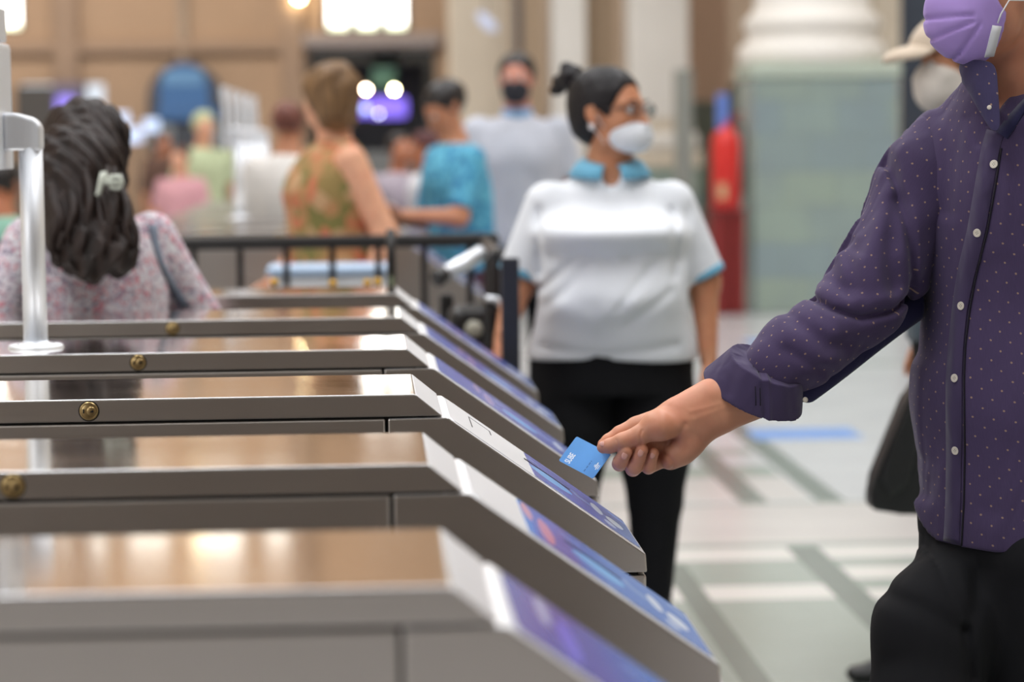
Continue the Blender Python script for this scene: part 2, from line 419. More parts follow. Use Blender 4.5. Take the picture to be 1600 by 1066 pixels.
# local frame of a gate: origin on the floor below the near corner of the flat top
def sticker_mat(name, seed, paint, ha=srgb(222, 150, 150), hb=srgb(214, 140, 146), hk=0.8):
    m = bpy.data.materials.new(name); m.use_nodes = True; n = NT(m)
    at = n.add('ShaderNodeAttribute', attribute_name='st'); sp = n.add('ShaderNodeSeparateXYZ'); n.link(at.outputs['Vector'], sp.inputs[0])
    s, t = sp.outputs[0], sp.outputs[1]
    base = n.ramp(s, paint)
    nz = n.noise(3.0, 3, at.outputs['Vector'], dist=0.6)
    c = n.mix(n.math('MULTIPLY', n.math('GREATER_THAN', nz.outputs[0], 0.6), 0.35), base, srgb(176, 196, 232))
    def blob(s0, t0, rs, rt, col, c, k=1.0):
        d = n.math('ADD', n.math('POWER', n.math('DIVIDE', n.math('SUBTRACT', s, s0), rs), 2), n.math('POWER', n.math('DIVIDE', n.math('SUBTRACT', t, t0), rt), 2))
        return n.mix(n.math('MULTIPLY', n.math('LESS_THAN', d, 1.0), k), c, col)
    # printed picture: an open hand, a pale band, arrows, and white marks near the lower end
    c = blob(0.27 + seed, 0.70, 0.022, 0.22, ha, c, hk); c = blob(0.335 + seed, 0.45, 0.030, 0.30, hb, c, hk)
    c = blob(0.55, 0.42, 0.11, 0.13, srgb(124, 178, 232), c, 0.9)
    c = blob(0.80, 0.55, 0.03, 0.16, srgb(214, 222, 236), c, 0.8); c = blob(0.885, 0.45, 0.045, 0.12, srgb(226, 232, 240), c, 0.8); c = blob(0.84, 0.24, 0.03, 0.08, srgb(214, 222, 236), c, 0.6)
    n.link(c, n.b.inputs['Base Color']); n.b.inputs['Roughness'].default_value = 0.22
    return m
BL = [(0.0, srgb(92, 150, 216)), (0.25, srgb(80, 130, 208)), (0.3, srgb(96, 96, 176)), (0.42, srgb(104, 104, 176)), (0.48, srgb(84, 116, 190)), (1.0, srgb(100, 134, 196))]
PU = [(0.0, srgb(104, 110, 176)), (0.3, srgb(98, 88, 164)), (0.5, srgb(66, 108, 186)), (1.0, srgb(78, 128, 204))]
PV = [(0.0, srgb(96, 108, 184)), (0.5, srgb(92, 92, 172)), (0.75, srgb(92, 100, 176)), (1.0, srgb(104, 126, 184))]
SL0, SL1 = (0.0463, -0.0347), (0.3357, -0.2424)            # reader slope, x / z from the top corner
SLD = (Vector((SL1[0] - SL0[0], 0, SL1[1] - SL0[1]))); SLL = SLD.length; SLD.normalize(); SLN = Vector((-SLD.z, 0, SLD.x))
def slope_pt(s, t, up):      # s along the slope 0..1, t across the gate 0..1
    return Vector((SL0[0], 0, GZ + SL0[1])) + SLD * (s * SLL) + SLN * up + Vector((0, t * GW, 0))
def slope_plate(bm, s0, s1, t0, t1, up0, up1, r=0.0, ns=1):
    """thin plate lying on the reader slope, corners rounded by r"""
    lay = bm.verts.layers.float_vector.get('st') or bm.verts.layers.float_vector.new('st')
    L = (s1 - s0) * SLL; W = (t1 - t0) * GW; pts = []
    for cx_, cy_, a0 in ((L - r, W - r, 0), (r, W - r, 90), (r, r, 180), (L - r, r, 270)):
        for q in range(5 if r else 1):
            a = math.radians(a0 + 90 * q / 4); pts.append((cx_ + r * math.cos(a), cy_ + r * math.sin(a)))
    def P(x, y, up): return slope_pt(s0 + x / SLL, t0 + y / GW, up)
    A = [bm.verts.new(P(x, y, up1)) for x, y in pts]; B = [bm.verts.new(P(x, y, up0)) for x, y in pts]
    f = bm.faces.new(A); bm.faces.new(B[::-1])
    for i in range(len(A)): bm.faces.new((A[i], B[i], B[(i+1) % len(A)], A[(i+1) % len(A)]))
    for (x, y), a, b in zip(pts, A, B):
        a[lay] = b[lay] = (s0 + x / SLL, t0 + y / GW, 0)
def make_gate(s_start, smat, full=True, slot=True):
    g = bpy.data.objects.new('ticket_gate', None); COL.objects.link(g); g.empty_display_size = 0.2
    X0 = -1.10                                             # far (entry) end, local
    bm = bmesh.new()
    add_prism(bm, [(X0 + 0.03, GZ), (0, GZ), (0.0398, GZ - 0.0327), (X0, GZ - 0.0327), (X0, GZ - 0.02)], 0, GW, 0.0022)
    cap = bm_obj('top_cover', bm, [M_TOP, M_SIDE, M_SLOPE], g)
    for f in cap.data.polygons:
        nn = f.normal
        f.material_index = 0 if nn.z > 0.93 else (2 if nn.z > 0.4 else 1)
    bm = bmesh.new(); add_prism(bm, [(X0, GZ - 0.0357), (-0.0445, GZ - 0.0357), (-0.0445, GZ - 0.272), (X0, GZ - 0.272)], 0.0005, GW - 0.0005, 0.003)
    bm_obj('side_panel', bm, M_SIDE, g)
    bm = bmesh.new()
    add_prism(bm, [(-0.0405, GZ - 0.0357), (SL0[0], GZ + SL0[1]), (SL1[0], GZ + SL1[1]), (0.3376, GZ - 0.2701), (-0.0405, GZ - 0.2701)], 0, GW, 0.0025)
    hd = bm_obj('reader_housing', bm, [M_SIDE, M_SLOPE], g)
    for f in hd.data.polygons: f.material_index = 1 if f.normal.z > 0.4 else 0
    bm = bmesh.new(); add_box(bm, (X0 + 0.01, 0.008, 0.02), (0.325, GW - 0.008, GZ - 0.25)); add_prism(bm, [(X0 + 0.02, GZ - 0.015), (-0.01, GZ - 0.015), (0.32, GZ - 0.26), (X0 + 0.02, GZ - 0.26)], 0.008, GW - 0.008)
    bm_obj('inner_frame', bm, M_DARK, g)
    bm = bmesh.new(); add_box(bm, (X0, 0.001, 0.10), (0.3365, GW - 0.001, GZ - 0.274), 0.004)
    bm_obj('lower_cabinet', bm, M_SIDE, g)
    bm = bmesh.new(); add_box(bm, (X0 + 0.03, 0.02, 0), (0.30, GW - 0.02, 0.10), 0.003); bm_obj('plinth', bm, M_BLACKMETAL, g)
    # plate on the slope with its printed film, engraved corner mark and card slot
    bm = bmesh.new(); slope_plate(bm, 0.012, 0.985, 0.035, 0.965, -0.001, 0.0009, 0.012)
    pl = bm_obj('reader_plate', bm, M_SLOPE, g)
    if s_start is not None:
        bm = bmesh.new(); slope_plate(bm, s_start, 0.98, 0.05, 0.95, 0.0007, 0.0014, 0.010); bm_obj('printed_film', bm, smat, pl)
    if full:
        bm = bmesh.new()
        for a, b, c, d in ((0.135, 0.140, 0.35, 0.80), (0.135, 0.245, 0.79, 0.80), (0.245, 0.250, 0.62, 0.80)):
            slope_plate(bm, a, b, c, d, 0.0008, 0.0012)
        bm_obj('engraved_mark', bm, M_DARK, pl)
    if slot:
        bm = bmesh.new(); slope_plate(bm, 0.42, 0.66, 0.56, 0.60, 0.0012, 0.0018); bm_obj('card_slot', bm, M_DARK, pl)
    # brass cam lock on the near side of the cover
    lx, lz = -0.472, GZ - 0.0165
    bm = bmesh.new(); add_lathe(bm, (lx, 0.001, lz), [(0.0135, 0), (0.0135, 0.0015), (0.0125, 0.003), (0.0115, 0.0033), (0.0108, 0.0026), (0.0105, 0.0028), (0.001, 0.0028)], 28, axis=(0, -1, 0))
    lk = bm_obj('lock', bm, M_BRASS, g)
    bm = bmesh.new(); add_lathe(bm, (lx + 0.0035, -0.0015, lz), [(0.0065, 0), (0.0065, 0.0022), (0.0055, 0.0028), (0.0005, 0.0028)], 20, axis=(0, -1, 0)); bm_obj('lock_barrel', bm, M_BRASS, lk)
    bm = bmesh.new(); add_prism(bm, [(lx + 0.001, lz - 0.0012), (lx + 0.006, lz + 0.002), (lx + 0.0075, lz), (lx + 0.006, lz - 0.002)], -0.0048, -0.004); add_box(bm, (lx - 0.0085, -0.0032, lz - 0.003), (lx - 0.0065, -0.0026, lz + 0.003)); bm_obj('keyhole', bm, M_DARK, lk)
    bm = bmesh.new(); add_lathe(bm, (lx, 0.0012, lz), [(0.0155, 0), (0.0152, 0.0012), (0.0136, 0.0014)], 28, axis=(0, -1, 0)); bm_obj('lock_rim', bm, M_DARK, lk)
    return g
gate_specs = [
    ('first', 1, 0.03, sticker_mat('purple_blue_film', -0.12, PU, srgb(190, 194, 220), srgb(132, 118, 224), 0.75), 'nearest steel ticket gate, out of focus, purple and blue film on its slope'),
    ('second', 2, 0.24, sticker_mat('blue_picture_film', 0.0, BL), 'second nearest steel ticket gate, bright blue film with a printed hand on its slope'),
    ('third', 3, 0.44, sticker_mat('violet_picture_film', 0.0, PV), 'sharply focused steel ticket gate with a bare engraved plate and card slot under the hand'),
    ('fourth', 4, 0.03, sticker_mat('soft_blue_film', 0.02, PV, srgb(180, 150, 180), srgb(176, 146, 178), 0.6), 'steel ticket gate carrying the aluminium display post on its top'),
    ('fifth', 5, 0.03, None, 'steel ticket gate directly in front of the woman in floral blouse'),
    ('sixth', 6, 0.03, None, 'steel ticket gate behind the woman in floral blouse, before the black railing')]
gates = {}
for nm, k, s0, sm, lb in gate_specs:
    g = make_gate(s0, sm, full=(k == 3), slot=(k in (2, 3))) if sm else copy_tree(gates[4]['_g'])
    g.location = (GX, gate_y(k), 0)
    tag(g, lb, 'ticket gate', 'row of steel ticket gates')
    gates[k] = {'_g': g, '_m': sm}
far_labels = ['nearest of the steel gates beyond the black railing', 'second steel gate beyond the black railing', 'third steel gate beyond the black railing',
              'fourth steel gate beyond the black railing', 'fifth steel gate beyond the black railing', 'sixth steel gate beyond the black railing',
              'seventh steel gate beyond the black railing', 'farthest steel gate beyond the black railing']
FAR0 = 9.0
for i, lb in enumerate(far_labels):
    g = copy_tree(gates[4]['_g']); g.location = (GX + 0.05, FAR0 + i * GP, 0); tag(g, lb + ', strongly blurred', 'ticket gate', 'steel ticket gates beyond the railing')

# ------------------------------------------------------------------ display posts standing on gates
def make_display():
    p = bpy.data.objects.new('passenger_display', None); COL.objects.link(p)
    bm = bmesh.new(); add_lathe(bm, (0, 0, 0), [(0.05, 0), (0.05, 0.003), (0.047, 0.006), (0.024, 0.007), (0.0225, 0.012)], 40)
    bs = bm_obj('base_flange', bm, M_TUBE, p)
    bm = bmesh.new()
    for q in range(4):
        a = q * math.pi / 2 + 0.7; add_lathe(bm, (0.037 * math.cos(a), 0.037 * math.sin(a), 0.005), [(0.003, 0), (0.003, 0.002), (0.001, 0.003)], 10)
    bm_obj('flange_screws', bm, M_BLACKMETAL, bs)
    bm = bmesh.new(); add_lathe(bm, (0, 0, 0.006), [(0.0215, 0), (0.0215, 0.358)], 40); bm_obj('pole', bm, M_TUBE, p)
    # mitred elbow joining the pole and the screen
    bm = bmesh.new(); add_prism(bm, [(-0.045, 0.356), (0.0225, 0.356), (0.0225, 0.400), (0.010, 0.414), (-0.024, 0.424), (-0.045, 0.424)], -0.022, 0.022, 0.007, seg=3)
    bm_obj('elbow_bracket', bm, M_TUBE, p)
    bm = bmesh.new(); add_prism(bm, [(-0.066, 0.322), (-0.044, 0.322), (-0.044, 0.542), (-0.047, 0.549), (-0.066, 0.549)], -0.095, 0.095, 0.003)
    sc = bm_obj('screen_housing', bm, M_TUBE, p)
    bm = bmesh.new(); add_box(bm, (-0.078, -0.096, 0.320), (-0.0655, 0.096, 0.545), 0.003); bm_obj('bezel', bm, M_BLACKMETAL, sc)
    bm = bmesh.new(); add_box(bm, (-0.080, -0.085, 0.333), (-0.0775, 0.085, 0.532)); bm_obj('screen_glass', bm, M_BLACKGLASS, sc)
    bm = bmesh.new(); add_box(bm, (-0.072, -0.088, 0.552), (-0.046, 0.062, 0.612), 0.003); bm_obj('signal_head', bm, M_TUBE, p)
    return p
d0 = make_display(); d0.location = (U(56, 537, gate_y(4) + 0.15).x, gate_y(4) + 0.15, GZ)
tag(d0, 'aluminium post with thin edge-on display standing on a near gate', 'display', 'display posts on the gates')
for i, lb in enumerate(['nearest', 'second nearest', 'middle one', 'second farthest', 'farthest']):
    d = copy_tree(d0); d.location = (d0.location.x, FAR0 + (i + 3) * GP + 0.15, GZ)
    tag(d, lb + ' of the five blurred display posts beyond the black railing', 'display', 'display posts on the gates')

# ------------------------------------------------------------------ black railing behind the gates
RY = 7.35
rail = thing('railing', 'black metal railing with round top rail behind the ticket gates', 'railing', (0, RY, 0))
def local(o, bmf, name, m, parent=None, smooth=False):
    bm = bmesh.new(); bmf(bm); return bm_obj(name, bm, m, parent or o, smooth)
xs_b = [-1.78 + 0.139 * i for i in range(16)]
local(rail, lambda b: add_box(b, (-1.9, -0.025, 1.092), (0.395, 0.025, 1.132), 0.012), 'top_rail', M_BLACKMETAL)
local(rail, lambda b: add_box(b, (-1.9, -0.015, 0.14), (0.38, 0.015, 0.17)), 'bottom_rail', M_BLACKMETAL)
for x in xs_b: local(rail, lambda b: add_box(b, (x - 0.010, -0.010, 0.15), (x + 0.010, 0.010, 1.10)), 'baluster', M_BLACKMETAL)
local(rail, lambda b: add_box(b, (0.335, -0.70, 1.085), (0.368, 0.0, 1.117), 0.01), 'side_rail', M_BLACKMETAL)
for i in range(5):
    y = -0.62 + 0.13 * i; local(rail, lambda b: add_box(b, (0.343, y - 0.010, 0.15), (0.361, y + 0.010, 1.09)), 'baluster', M_BLACKMETAL)
local(rail, lambda b: add_box(b, (0.332, -0.73, 0), (0.371, -0.69, 1.11), 0.004), 'corner_post', M_BLACKMETAL)
gp = thing('guard_post', 'square navy black post in front of the arm of the white polo', 'post', (0.358, 6.16, 0))
local(gp, lambda b: add_box(b, (-0.023, -0.022, 0.012), (0.023, 0.022, 1.117), 0.004), 'post', mat('navy_black_post', srgb(40, 42, 52), 0.5))
local(gp, lambda b: add_box(b, (-0.05, -0.05, 0), (0.05, 0.05, 0.012), 0.003), 'base_plate', M_BLACKMETAL)
# steel arm with a black end, and the black cabinet with its chrome hoop
arm = thing('tube_barrier', 'thick steel tube with round black end, right of the railing bars', 'barrier', (0.24, 6.8, 0))
a, b = U(690, 431, 6.76), U(752, 396, 6.86)
local(arm, lambda q: add_cyl(q, a - arm.location, b - arm.location, 0.022), 'tube', M_TUBE)
local(arm, lambda q: add_lathe(q, a - arm.location, [(0.0245, -0.012), (0.0245, 0.02), (0.020, 0.026)], 24, axis=(a - b)), 'end_cap', M_BLACKMETAL)
local(arm, lambda q: add_box(q, (-0.045, -0.03, 0), (-0.005, 0.03, 0.985), 0.008), 'support', M_BLACKMETAL)
cb = thing('barrier_cabinet', 'rounded black barrier cabinet with pale plate behind the farthest near gate', 'barrier', (0.27, 6.60, 0))
local(cb, lambda q: add_box(q, (-0.055, -0.06, 0), (0.055, 0.10, 0.965), 0.03, seg=4), 'cabinet', M_BLACKMETAL)
local(cb, lambda q: add_lathe(q, (0.01, -0.061, 0.905), [(0.024, 0), (0.024, 0.004), (0.001, 0.004)], 20, axis=(0, -1, 0)), 'round_plate', mat('cream_plate', srgb(190, 186, 170), 0.5))
local(cb, lambda q: add_tube(q, [(0.045, -0.02, 0.985), (0.075, -0.02, 0.982), (0.092, -0.02, 0.955), (0.095, -0.02, 0.90), (0.092, -0.02, 0.80), (0.045, -0.02, 0.78)], 0.009), 'chrome_hoop', M_TUBE)
# low pale cabinet and small yellow lamps beyond the sixth gate
lc = thing('low_cabinet', 'low white cabinet seen between the black railing bars', 'cabinet', (-0.13, 7.55, 0))
local(lc, lambda q: add_box(q, (-0.18, 0, 0), (0.20, 0.30, 1.0), 0.01), 'body', M_WHITE)
local(lc, lambda q: add_box(q, (-0.19, -0.01, 1.0), (0.21, 0.31, 1.022), 0.004), 'lid', mat('pale_blue_plastic', srgb(178, 200, 226), 0.5))
for i, (px, py, c) in enumerate([(429, 441, 'left of the four small lamps, amber'), (520, 443, 'dimmest of the four small lamps'), (574, 442, 'small amber lamp just right of the white cabinet'), (590, 440, 'brighter amber lamp nearest the end of the gate')]):
    p = U(px, py, 6.35)
    l = thing('indicator_lamp', c + ' behind the farthest near gate', 'lamp', (p.x, 6.35, 0), 'small amber indicator lamps')
    local(l, lambda q: add_box(q, (-0.006, -0.006, 0), (0.006, 0.006, p.z - 0.008)), 'stem', M_BLACKMETAL)
    local(l, lambda q: add_ball(q, (0, 0, p.z), (0.0115, 0.010, 0.010)), 'lens', mat('amber_lens', srgb(226, 170, 40), 0.3))

# ------------------------------------------------------------------ far furniture and lights
def lamp(name, px, py, Y, r, col, es, label, grp=None, hang=True):
    p = U(px, py, Y); l = thing(name, label, 'lamp', tuple(p), grp)
    m = mat(name + '_glow_%d' % len(MATS), (1, 1, 1, 1), 0.5, emit=col, es=es)
    local(l, lambda q: add_ball(q, (0, 0, 0), r), 'bulb', m, smooth=False)
    local(l, lambda q: (add_cyl(q, (0, 0.02, r * 0.9), (0, 0.02, r * 0.9 + 0.15), 0.012)), 'fitting', M_BLACKMETAL)
    return l
WARM = (1.0, 0.78, 0.42, 1); WARM2 = (1.0, 0.86, 0.45, 1)
lamp('wall_lamp', 572, 140, 35.7, 0.022, (1.0, 0.72, 0.50, 1), 120, 'round warm lamp glowing left of its twin in the dark shop')
lamp('wall_lamp', 616, 140, 35.7, 0.022, WARM2, 120, 'round yellowish lamp glowing right of its twin in the dark shop')
lamp('wall_lamp', 285, -330, 35.7, 0.12, WARM, 5, 'warm lamp high on the tan wall, mirrored in the nearest gate top')
lamp('wall_lamp', 467, -4, 35.7, 0.055, WARM, 60, 'warm lamp at the top edge on the tan wall')
lamp('wall_lamp', 612, 452, 6.32, 0.007, (0.9, 1.0, 0.6, 1), 14, 'small greenish light at the corner of the farthest near gate')
M_SHOP = mat('dark_shop_paint', srgb(58, 60, 60), 0.7)
shop = thing('shop', 'dark shop doorway with purple light under the high window', 'shop', (0.075, 36.0, 0))
local(shop, lambda q: add_box(q, (-0.93, 1.1, 0), (0.93, 1.2, 2.7)), 'back_panel', M_SHOP)
local(shop, lambda q: (add_box(q, (-0.93, -0.05, 0), (-0.85, 1.1, 2.7)), add_box(q, (0.80, -0.05, 0), (0.93, 1.1, 2.7)), add_box(q, (-0.85, -0.05, 2.5), (0.80, 1.1, 2.7))), 'frame', mat('charcoal_frame', srgb(50, 50, 50), 0.6))
M_VIOLET = mat('violet_light', (0.1, 0.05, 0.4, 1), 0.5, emit=(0.26, 0.18, 0.95, 1), es=1.1)
local(shop, lambda q: (add_box(q, (-0.40, -0.02, 1.72), (0.0, 0.06, 1.98), 0.05), add_box(q, (-0.02, -0.02, 1.70), (0.52, 0.06, 2.0), 0.05)), 'violet_sign', M_VIOLET)
local(shop, lambda q: add_box(q, (0.0, -0.04, 2.15), (0.36, 0.04, 2.45), 0.03), 'teal_sign', mat('teal_sign_paint', srgb(70, 110, 100), 0.5))
local(shop, lambda q: add_box(q, (-0.02, -0.05, 2.5), (0.44, -0.02, 2.68), 0.02), 'cream_sign', mat('cream_sign_paint', srgb(170, 162, 146), 0.5))
local(shop, lambda q: (add_box(q, (-0.6, 0.0, 2.0), (-0.2, 0.1, 2.3), 0.03)), 'grey_screen', mat('grey_lit_screen', srgb(110, 110, 126), 0.5))
local(shop, lambda q: (add_box(q, (-0.55, -0.1, 0), (0.6, 0.4, 1.2), 0.03)), 'counter', mat('grey_counter', srgb(128, 134, 140), 0.5))
for px, py, r, c, lb in ((571, 170, 0.05, (0.3, 0.5, 0.8, 1), 'small blue-green light under the left warm lamp'), (592, 178, 0.02, (0.8, 0.85, 1, 1), 'tiny white light beside the blue-green one')):
    local(shop, lambda q: add_ball(q, U(px, py, 35.93) - shop.location, r), 'signal_light', mat('signal_glow_%d' % px, (1, 1, 1, 1), 0.5, emit=c, es=3 if r > .03 else 14))
kiosk = thing('kiosk', 'blue round-topped kiosk against the tan wall', 'kiosk', (-2.64, 35.9, 0))
def arch(q, r, zc, y0, y1, zb):
    pts = [(-r, zb)] + [(r * math.cos(math.pi - math.pi * i / 16), zc + r * math.sin(math.pi * i / 16)) for i in range(17)] + [(r, zb)]
    add_prism(q, pts, y0, y1)
local(kiosk, lambda q: arch(q, 0.53, 2.0, -0.4, 0.0, 0), 'shell', mat('dark_grey_kiosk', srgb(66, 72, 84), 0.6))
local(kiosk, lambda q: arch(q, 0.36, 2.15, -0.46, -0.4, 1.78), 'blue_arch_panel', mat('kiosk_blue', srgb(64, 110, 168), 0.45))
local(kiosk, lambda q: add_box(q, (-0.40, -0.5, 1.68), (0.60, -0.40, 1.86), 0.02), 'blue_band', mat('kiosk_blue_band', srgb(60, 104, 160), 0.45))
local(kiosk, lambda q: add_box(q, (-0.30, -0.48, 2.2), (0.28, -0.46, 2.4), 0.01), 'lighter_band', mat('kiosk_light_blue', srgb(104, 152, 200), 0.45))
for x_ in (-0.50, 0.18): local(kiosk, lambda q: add_box(q, (x_, -0.5, 1.3), (x_ + .33, -0.44, 1.62), 0.02), 'poster', mat('pale_poster', srgb(150, 160, 170), 0.5))
local(kiosk, lambda q: add_box(q, (-0.5, -0.6, 0), (0.55, -0.4, 1.25), 0.02), 'counter', mat('brown_counter', srgb(110, 84, 70), 0.6))
for i, (px, py, r, lb) in enumerate([(163, 205, .11, 'pale blue glow lowest left of the four'), (186, 188, .13, 'whitest and largest pale blue glow'), (209, 212, .12, 'lowest pale blue glow of the four'), (236, 196, .11, 'pale blue glow nearest the blue kiosk')]):
    p = U(px, py, 33 + .4 * i); l = thing('screen_light', lb + ', above the long dark hair', 'light', tuple(p), 'pale blue glowing screens')
    local(l, lambda q: add_box(q, (-r, 0, -r * .8), (r, 0.06, r * .8), 0.02), 'screen', mat('pale_blue_screen', (0.5, 0.6, 0.8, 1), 0.5, emit=(0.55, 0.70, 1.0, 1), es=0.85))
    local(l, lambda q: add_cyl(q, (0, 0.03, -r * .8), (0, 0.03, -p.z), 0.015), 'stand', M_BLACKMETAL)
dk = thing('dark_booth', 'dark booth with a violet light at the left end of the tan wall', 'booth', (-4.5, 35.3, 0))
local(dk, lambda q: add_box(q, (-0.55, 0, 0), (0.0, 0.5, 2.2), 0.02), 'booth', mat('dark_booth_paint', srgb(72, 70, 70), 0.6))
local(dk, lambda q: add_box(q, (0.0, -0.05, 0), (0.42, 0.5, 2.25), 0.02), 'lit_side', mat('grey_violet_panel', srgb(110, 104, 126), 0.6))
local(dk, lambda q: add_box(q, (0.05, -0.1, 1.65), (0.32, -0.05, 2.05), 0.05), 'violet_light', mat('violet_light_soft', (0.1, 0.05, 0.4, 1), 0.5, emit=(0.36, 0.30, 0.95, 1), es=0.95))
hl = thing('hanging_lantern', 'small bluish lantern hanging before the beige pier', 'lantern', tuple(U(760, 33, 23.5)))
local(hl, lambda q: add_prism(q, [(-0.10, 0.08), (-0.03, 0.09), (0.10, -0.04), (0.10, -0.10), (0.02, -0.10), (-0.08, 0.0)], -0.05, 0.05, 0.015), 'glass', mat('bluish_lantern_glass', srgb(200, 208, 232), 0.3, emit=(0.6, 0.66, 0.9, 1), es=0.25))
local(hl, lambda q: add_cyl(q, (0, 0, 0.08), (0, 0, 8.2), 0.006), 'cable', M_BLACKMETAL)
# red fire post with extinguisher
M_RED = mat('signal_red', srgb(206, 40, 34), 0.4); M_DRED = mat('dark_red_enamel', srgb(120, 28, 26), 0.45)
fx = U(1135, 488, 18.9)
fs = thing('extinguisher_stand', 'dark red stand carrying the red fire extinguisher by the green pedestal', 'stand', (fx.x, 18.9, 0))
local(fs, lambda q: add_box(q, (-0.135, -0.10, 0), (0.02, 0.12, 0.80), 0.02), 'left_panel', M_DRED)
local(fs, lambda q: add_box(q, (0.03, -0.10, 0), (0.135, 0.12, 0.80), 0.02), 'right_panel', M_DRED)
local(fs, lambda q: add_box(q, (-0.15, -0.12, 0.80), (0.15, 0.14, 0.83), 0.01), 'shelf', M_DRED)
fe = thing('fire_extinguisher', 'bright red fire extinguisher with a blue tag on top', 'fire extinguisher', (fx.x, 18.9, 0.83))
local(fe, lambda q: add_lathe(q, (0, 0, 0), [(0.10, 0), (0.115, 0.02), (0.115, 0.52), (0.10, 0.58), (0.05, 0.63), (0.035, 0.64), (0.035, 0.67)], 32), 'cylinder', M_RED)
local(fe, lambda q: (add_box(q, (-0.04, -0.03, 0.67), (0.12, 0.03, 0.70), 0.01), add_prism(q, [(-0.02, 0.71), (0.13, 0.76), (0.14, 0.74), (-0.01, 0.69)], -0.02, 0.02)), 'valve_lever', M_DRED)
local(fe, lambda q: add_tube(q, [(0.03, 0, 0.68), (0.14, 0, 0.66), (0.155, 0, 0.5), (0.14, 0, 0.2), (0.13, 0, 0.1)], 0.016), 'hose', M_BLACKMETAL)
local(fe, lambda q: add_box(q, (-0.075, -0.03, 0.62), (0.02, -0.01, 0.90), 0.01), 'blue_tag', mat('blue_tag_plastic', srgb(96, 124, 196), 0.5))
local(fe, lambda q: add_box(q, (-0.08, -0.118, 0.08), (-0.01, -0.108, 0.2), 0.004), 'label_plate', mat('ochre_label', srgb(196, 160, 120), 0.5))
# ------------------------------------------------------------------ bodies and clothes grown as one smooth surface each
def A3(v): return np.array([float(v[0]), float(v[1]), float(v[2])])
def cone(a, b, ra, rb):
    """tapered limb from a to b"""
    a, b = A3(a), A3(b); ba = b - a; L = max(1e-9, ba @ ba)
    def f(P):
        t = np.clip((P - a) @ ba / L, 0, 1)
        return np.linalg.norm(P - a - t[:, None] * ba, axis=1) - (ra + (rb - ra) * t)
    lo = np.minimum(a - ra, b - rb); hi = np.maximum(a + ra, b + rb); f.bb = (lo, hi); return f
def fcone(a, b, ra, rb, n, flat):
    """tapered limb squeezed along n by the factor flat (below 1 is thinner)"""
    a, b, n = A3(a), A3(b), A3(n); n = n / np.linalg.norm(n); ba = b - a; L = max(1e-9, ba @ ba)
    def f(P):
        t = np.clip((P - a) @ ba / L, 0, 1); q = P - a - t[:, None] * ba
        k = q @ n; q = q + np.outer(k * (1 / flat - 1), n)
        return (np.linalg.norm(q, axis=1) - (ra + (rb - ra) * t)) * min(1, flat ** 0.5)
    R = max(ra, rb); f.bb = (np.minimum(a, b) - R, np.maximum(a, b) + R); return f
def ell(c, r, R=None):
    """ellipsoid, R: 3x3 matrix whose rows are its own axes"""
    c, r = A3(c), A3(r); R = np.eye(3) if R is None else np.array(R, float)
    def f(P):
        q = (P - c) @ R.T; k0 = np.linalg.norm(q / r, axis=1); k1 = np.linalg.norm(q / (r * r), axis=1)
        return k0 * (k0 - 1) / np.maximum(k1, 1e-9)
    m = r.max(); f.bb = (c - m, c + m); return f
def loft(levels, origin=(0, 0, 0), yaw=0.0, p=2.2):
    """stack of ovals (z, cx, cy, rx, ry), the way a trunk or a skirt is built"""
    o = A3(origin); L = np.array(sorted(levels), float); c, s = math.cos(yaw), math.sin(yaw)
    zz = np.linspace(L[0, 0], L[-1, 0], 160); T = np.empty((160, 4))
    for i in range(4):                                     # smooth (catmull-rom) profile
        z, v = L[:, 0], L[:, i + 1]; m = np.gradient(v, z) if len(v) > 2 else np.full(len(v), (v[-1] - v[0]) / (z[-1] - z[0]))
        k = np.clip(np.searchsorted(z, zz) - 1, 0, len(z) - 2); h = z[k + 1] - z[k]; t = (zz - z[k]) / h
        T[:, i] = (2*t**3 - 3*t**2 + 1) * v[k] + (t**3 - 2*t**2 + t) * h * m[k] + (-2*t**3 + 3*t**2) * v[k+1] + (t**3 - t**2) * h * m[k+1]
    def f(P):
        q = P - o; x = q[:, 0] * c + q[:, 1] * s; y = -q[:, 0] * s + q[:, 1] * c; z = q[:, 2]
        v = [np.interp(z, zz, T[:, i]) for i in range(4)]
        a = np.abs(x - v[0]) / v[2]; b = np.abs(y - v[1]) / v[3]
        k = (a ** p + b ** p) ** (1 / p)
        d = (k - 1) * np.minimum(v[2], v[3])
        e = np.maximum(zz[0] - z, z - zz[-1])
        return np.maximum(d, e)
    R = float(L[:, 3:5].max() + np.abs(L[:, 1:3]).max()); f.bb = (o + [-R, -R, zz[0]], o + [R, R, zz[-1]]); return f
def uni(fs, k=0.0):
    def f(P):
        d = fs[0](P)
        for g in fs[1:]:
            e = g(P)
            if k > 0:
                h = np.clip(0.5 + 0.5 * (e - d) / k, 0, 1); d = e * (1 - h) + d * h - k * h * (1 - h)
            else: d = np.minimum(d, e)
        return d
    f.bb = (np.min([g.bb[0] for g in fs], axis=0), np.max([g.bb[1] for g in fs], axis=0)); return f
def sub(a, b, k=0.0):
    def f(P):
        d, e = a(P), -b(P)
        if k > 0:
            h = np.clip(0.5 - 0.5 * (e - d) / k, 0, 1); return e * (1 - h) + d * h + k * h * (1 - h)
        return np.maximum(d, e)
    f.bb = a.bb; return f
def inter(a, b, k=0.0):
    def f(P):
        d, e = a(P), b(P)
        if k > 0:
            h = np.clip(0.5 - 0.5 * (e - d) / k, 0, 1); return e * (1 - h) + d * h + k * h * (1 - h)
        return np.maximum(d, e)
    f.bb = (np.maximum(a.bb[0], b.bb[0]), np.minimum(a.bb[1], b.bb[1])); return f
